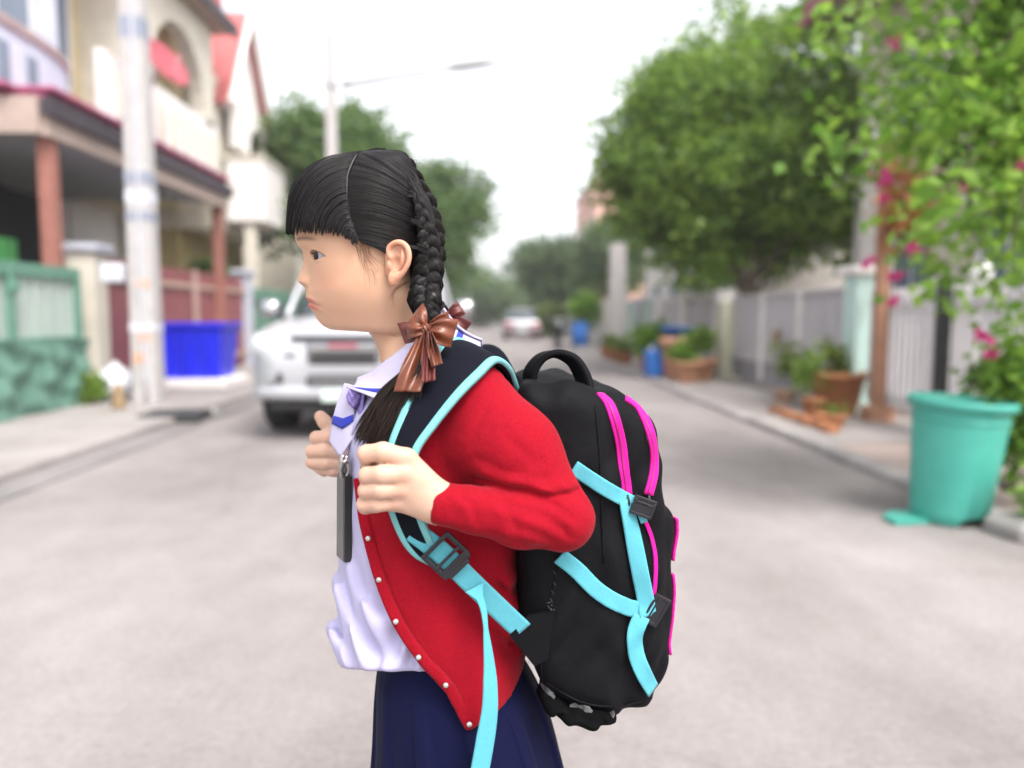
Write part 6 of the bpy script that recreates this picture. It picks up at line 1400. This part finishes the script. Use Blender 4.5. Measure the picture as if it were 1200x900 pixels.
# cyan compression straps, their tails and buckles
webbing([(672, 548), (690, 560), (712, 574), (738, 588), (748, 592)], .0085, 'compression_strap', M_cyan, pack, .004)
webbing([(733, 586), (740, 620), (749, 665), (757, 705), (759, 722)], .0098, 'compression_strap', M_cyan, pack, .0062)
webbing([(656, 652), (676, 668), (698, 690), (722, 706), (746, 714), (758, 716)], .0095, 'compression_strap', M_cyan, pack, .005)
P = on_pack([(752, 722), (744, 742), (745, 765), (754, 788), (764, 806)], .006, 26); P[:, 1] -= np.linspace(0, .006, 26); webbing(None, .0094, 'strap_tail', M_cyan, pack, P=P)
P = on_pack([(744, 586), (750, 600), (755, 612)], .007, 12); webbing(None, .004, 'strap_tail', M_cyan, pack, P=P)
def buckle(c, ang, w_, h_, parent, dep=.008):
    P0 = hit(pack_fn, *c); u = np.array([math.cos(ang), 0, -math.sin(ang)]); v = np.array([math.sin(ang), 0, math.cos(ang)]); nrm = np.array([0, -1.0, 0]); b = MB()
    def bar(cu, cv, hu, hv, ht=.003):
        V = [P0 + nrm * (dep + sn * ht) + u * (cu + su * hu) + v * (cv + sv * hv) for sn in (-1, 1) for su, sv in ((-1, -1), (1, -1), (1, 1), (-1, 1))]; b.add(V, [(0, 1, 2, 3), (7, 6, 5, 4), (4, 5, 1, 0), (5, 6, 2, 1), (6, 7, 3, 2), (7, 4, 0, 3)])
    bar(0, h_ * .42, w_ / 2, h_ * .08); bar(0, -h_ * .42, w_ / 2, h_ * .08); bar(-w_ * .44, 0, w_ * .06, h_ * .36); bar(w_ * .44, 0, w_ * .06, h_ * .36); bar(0, 0, w_ * .40, h_ * .36, .0022); bar(0, h_ * .2, w_ * .4, h_ * .05, .0036)
    o = b.build('buckle', M_buck, parent); md = o.modifiers.new('bev', 'BEVEL'); md.width = .0008; md.segments = 2; return o
buckle((752, 592), .35, .026, .022, pack); buckle((767, 712), -1.05, .036, .020, pack, .007)
# carry handle
hpts = [(621, 456, -.02), (622, 436, -.022), (634, 420, -.024), (652, 415, -.028), (671, 423, -.034), (683, 442, -.040), (688, 464, -.046)]
P = catmull(GS(hpts), 40); W_ = unit(np.array([[.42, -.9, .10]]).repeat(40, 0)); hd_ = obj('handle', *slab_sweep(P, W_, .0055, .0145, .002), M_pack, pack)
# shoulder strap: padded, with pale binding on both edges
def clothed(P): return np.minimum(body_card(P), sleeve(P))
def torso_side(P): return smin(body_card(P), cap(P, S_, M1_, .047, .0455), .02)
SL = [(600, 480, .045), (578, 432, .035), (548, 404, -.005), (524, 401, -.055), (508, 417, -.094), (490, 447, -.122), (471, 487, -.138), (458, 520, -.146), (453, 550, -.148), (454, 580, -.146), (461, 606, -.142), (472, 631, -.138), (486, 649, -.135), (503, 659, -.133)]
SR = [(612, 486, -.02), (604, 456, -.045), (596, 434, -.075), (582, 425, -.100), (564, 441, -.126), (540, 465, -.143), (512, 499, -.152), (491, 529, -.156), (488, 555, -.157), (491, 585, -.154), (498, 610, -.149), (507, 631, -.144), (514, 644, -.139), (514, 653, -.135)]
LE, RE = catmull(GS(SL), 90), catmull(GS(SR), 90); P = (LE + RE) / 2; Wd = unit(RE - LE); hw = np.linalg.norm(RE - LE, axis=1) / 2
ss = obj('shoulder_strap', *slab_sweep(P, Wd, .005, hw, .0035, 13, skew=True), M_strap, pack)
Nn = unit(np.cross(unit(np.gradient(P, axis=0)), Wd))
if Nn[45][1] > 0: Nn = -Nn
for s in (-1, 1):
    Q = P + Wd * (s * (hw - .0036))[:, None] + Nn * .0022; obj('edge_binding', *slab_sweep(Q, Wd, .0052, .0046, .0008, 5, skew=True), M_mintb, ss)
# lower webbing of the strap with ladder buckle, loose tail
lw = [(484, 622, -.146), (500, 634, -.146), (522, 652, -.146), (548, 678, -.141), (575, 704, -.136), (596, 724, -.130), (612, 739, -.124)]
P = catmull(GS(lw), 40); webbing(None, .0118, 'lower_webbing', M_cyan, pack, P=P, th=.0026, W=unit(np.cross(unit(np.gradient(P, axis=0)), np.array([0, 1.0, 0.0]))))
P0 = G(522, 650, -.152); u = unit(G(540, 668, -.150) - G(505, 635, -.152)); v = unit(np.cross(u, np.array([0, 1.0, 0]))); b = MB(); nn_ = np.array([0, -1.0, 0])
def bar(cu, cv, hu, hv, ht=.0030, up=0.0):
    V = [P0 + nn_ * (up + sn * ht) + u * (cu + su * hu) + v * (cv + sv * hv) for sn in (-1, 1) for su, sv in ((-1, -1), (1, -1), (1, 1), (-1, 1))]; b.add(V, [(0, 1, 2, 3), (7, 6, 5, 4), (4, 5, 1, 0), (5, 6, 2, 1), (6, 7, 3, 2), (7, 4, 0, 3)])
bar(-.0150, 0, .0022, .019, up=.002); bar(.0150, 0, .0045, .019, up=.002); bar(0, .0175, .017, .0026); bar(0, -.0175, .017, .0026); bar(.0035, 0, .0016, .017, .002, .003); bar(.0205, 0, .0022, .014, up=.003)
lb = b.build('ladder_buckle', M_buck, pack); md = lb.modifiers.new('bev', 'BEVEL'); md.width = .0010; md.segments = 2
lt = [(556, 688, -.148), (566, 712, -.152), (570, 745, -.155), (574, 790, -.157), (574, 830, -.158), (569, 865, -.158), (562, 905, -.158), (556, 940, -.157)]
P = catmull(GS(lt), 60); hwl = np.interp(np.linspace(0, 1, 60), [0, .08, .25, .45, .7, 1], [.0115, .0040, .0024, .0075, .0105, .0110]); W_ = unit(np.array([[1.0, .35, -.05]]).repeat(60, 0)); obj('loose_strap_end', *slab_sweep(P, W_, .0018, hwl), M_cyan, pack)
# black triangular tab that anchors the webbing to the pack
tri_ = GS([(597, 744, -.127), (620, 720, -.122), (650, 716, -.108), (642, 772, -.105), (626, 780, -.112)]); tv = np.vstack([tri_ + np.array([0, -.002, 0]), tri_ + np.array([0, .002, 0])]); n5 = 5
obj('anchor_tab', tv, [tuple(range(n5)), tuple(range(2 * n5 - 1, n5 - 1, -1))] + [(i, n5 + i, n5 + (i + 1) % n5, (i + 1) % n5) for i in range(n5)], M_pack, pack, False)
# far shoulder strap
fp = [(592, 452, .05), (570, 418, .07), (540, 425, .09), (500, 470, .115), (455, 520, .12), (420, 545, .115), (440, 590, .12), (500, 650, .125), (600, 740, .11)]
P = catmull(GS(fp), 60); obj('shoulder_strap', *slab_sweep(P, unit(np.array([[.6, .6, .5]]).repeat(60, 0)), .006, .022, .002), M_strap, pack)
# worn crumpled cover at the bottom, frayed threads
def cover_fn(P):
    d = None
    for c, r in (((648, 818, -.075), (.016, .038, .009)), ((670, 829, -.080), (.020, .038, .010)), ((690, 834, -.085), (.018, .036, .010)), ((710, 831, -.080), (.012, .034, .008)), ((639, 808, -.07), (.008, .030, .008))):
        e = ell(P, G(*c), r); d = e if d is None else smin(d, e, .008)
    return d + .0016 * np.sin(P[0] * 190 + 2 * np.sin(P[2] * 150)) * np.sin(P[2] * 210 + P[1] * 90) + .0006 * np.sin(P[0] * 420 + P[1] * 150)
c0 = GS([(620, 790, -.14), (735, 862, .0)]); V, F = surface_nets(cover_fn, c0.min(0) - .02, c0.max(0) + .02, .0022); obj('bottom_cover', V, F, mat('crumpled_black_cover', (.003, .003, .0035), .85, .4, 40, spec=.06), pack)
for pts, hw_ in (([(634, 800), (641, 811), (650, 818)], .0050), ([(668, 827), (682, 829), (694, 834)], .0042), ([(716, 834), (719, 840)], .0040)):
    P = np.array([hit(lambda q: np.minimum(cover_fn(q), pack_fn(q)), x, y, off=.0025) for x, y in catmull(np.array([(a_[0], a_[1], 0) for a_ in pts]), 10)[:, :2]]); obj('worn_patch', *slab_sweep(P, np.array([.4, 0, .9]), .0012, hw_ * np.array([.3, .7, 1, 1.1, .9, 1, .8, 1, .6, .3])), M_worn, pack, False)
g = np.random.default_rng(77); path = catmull(np.array([(653, 658, 0), (650, 690, 0), (644, 712, 0), (638, 730, 0), (628, 752, 0), (622, 775, 0)]), 40)[:, :2]
for i in range(0, 40, 3):
    x, y = path[i] + g.normal(0, .8, 2); c = hit(lambda q: np.minimum(pack_fn(q), 1), x, y, off=.0035 if x > 640 else .010); l = g.uniform(.0012, .0028); obj('thread', *tube([c - np.array([l, 0, -l]), c + np.array([l * .3, -.0004, -l])], .0003, 5), M_worn, pack)
for i in range(9):
    x, y = np.array([646, 714]) + g.normal(0, 4, 2); c = hit(pack_fn, x, y, off=.004); l = .003; obj('thread', *tube([c - l * unit(g.normal(0, 1, 3)) * np.array([1, .2, 1]), c + l * unit(g.normal(0, 1, 3)) * np.array([1, .2, 1])], .0004, 5), M_worn, pack)
# ================================================================== air
hz_ = obj('haze', *box((0, 110, 7.5), (260, 250, 17.2)), mat('haze_placeholder', (.5, .5, .5)), smooth=False); tag(hz_, kind='stuff')
mh = bpy.data.materials.new('haze_air'); mh.use_nodes = True; mh.node_tree.nodes.clear(); vo_ = mh.node_tree.nodes.new('ShaderNodeVolumePrincipled'); ou_ = mh.node_tree.nodes.new('ShaderNodeOutputMaterial')
vo_.inputs['Color'].default_value = (.93, .94, .95, 1); vo_.inputs['Density'].default_value = .0018; vo_.inputs['Anisotropy'].default_value = .2; mh.node_tree.links.new(vo_.outputs[0], ou_.inputs['Volume']); hz_.data.materials[0] = mh
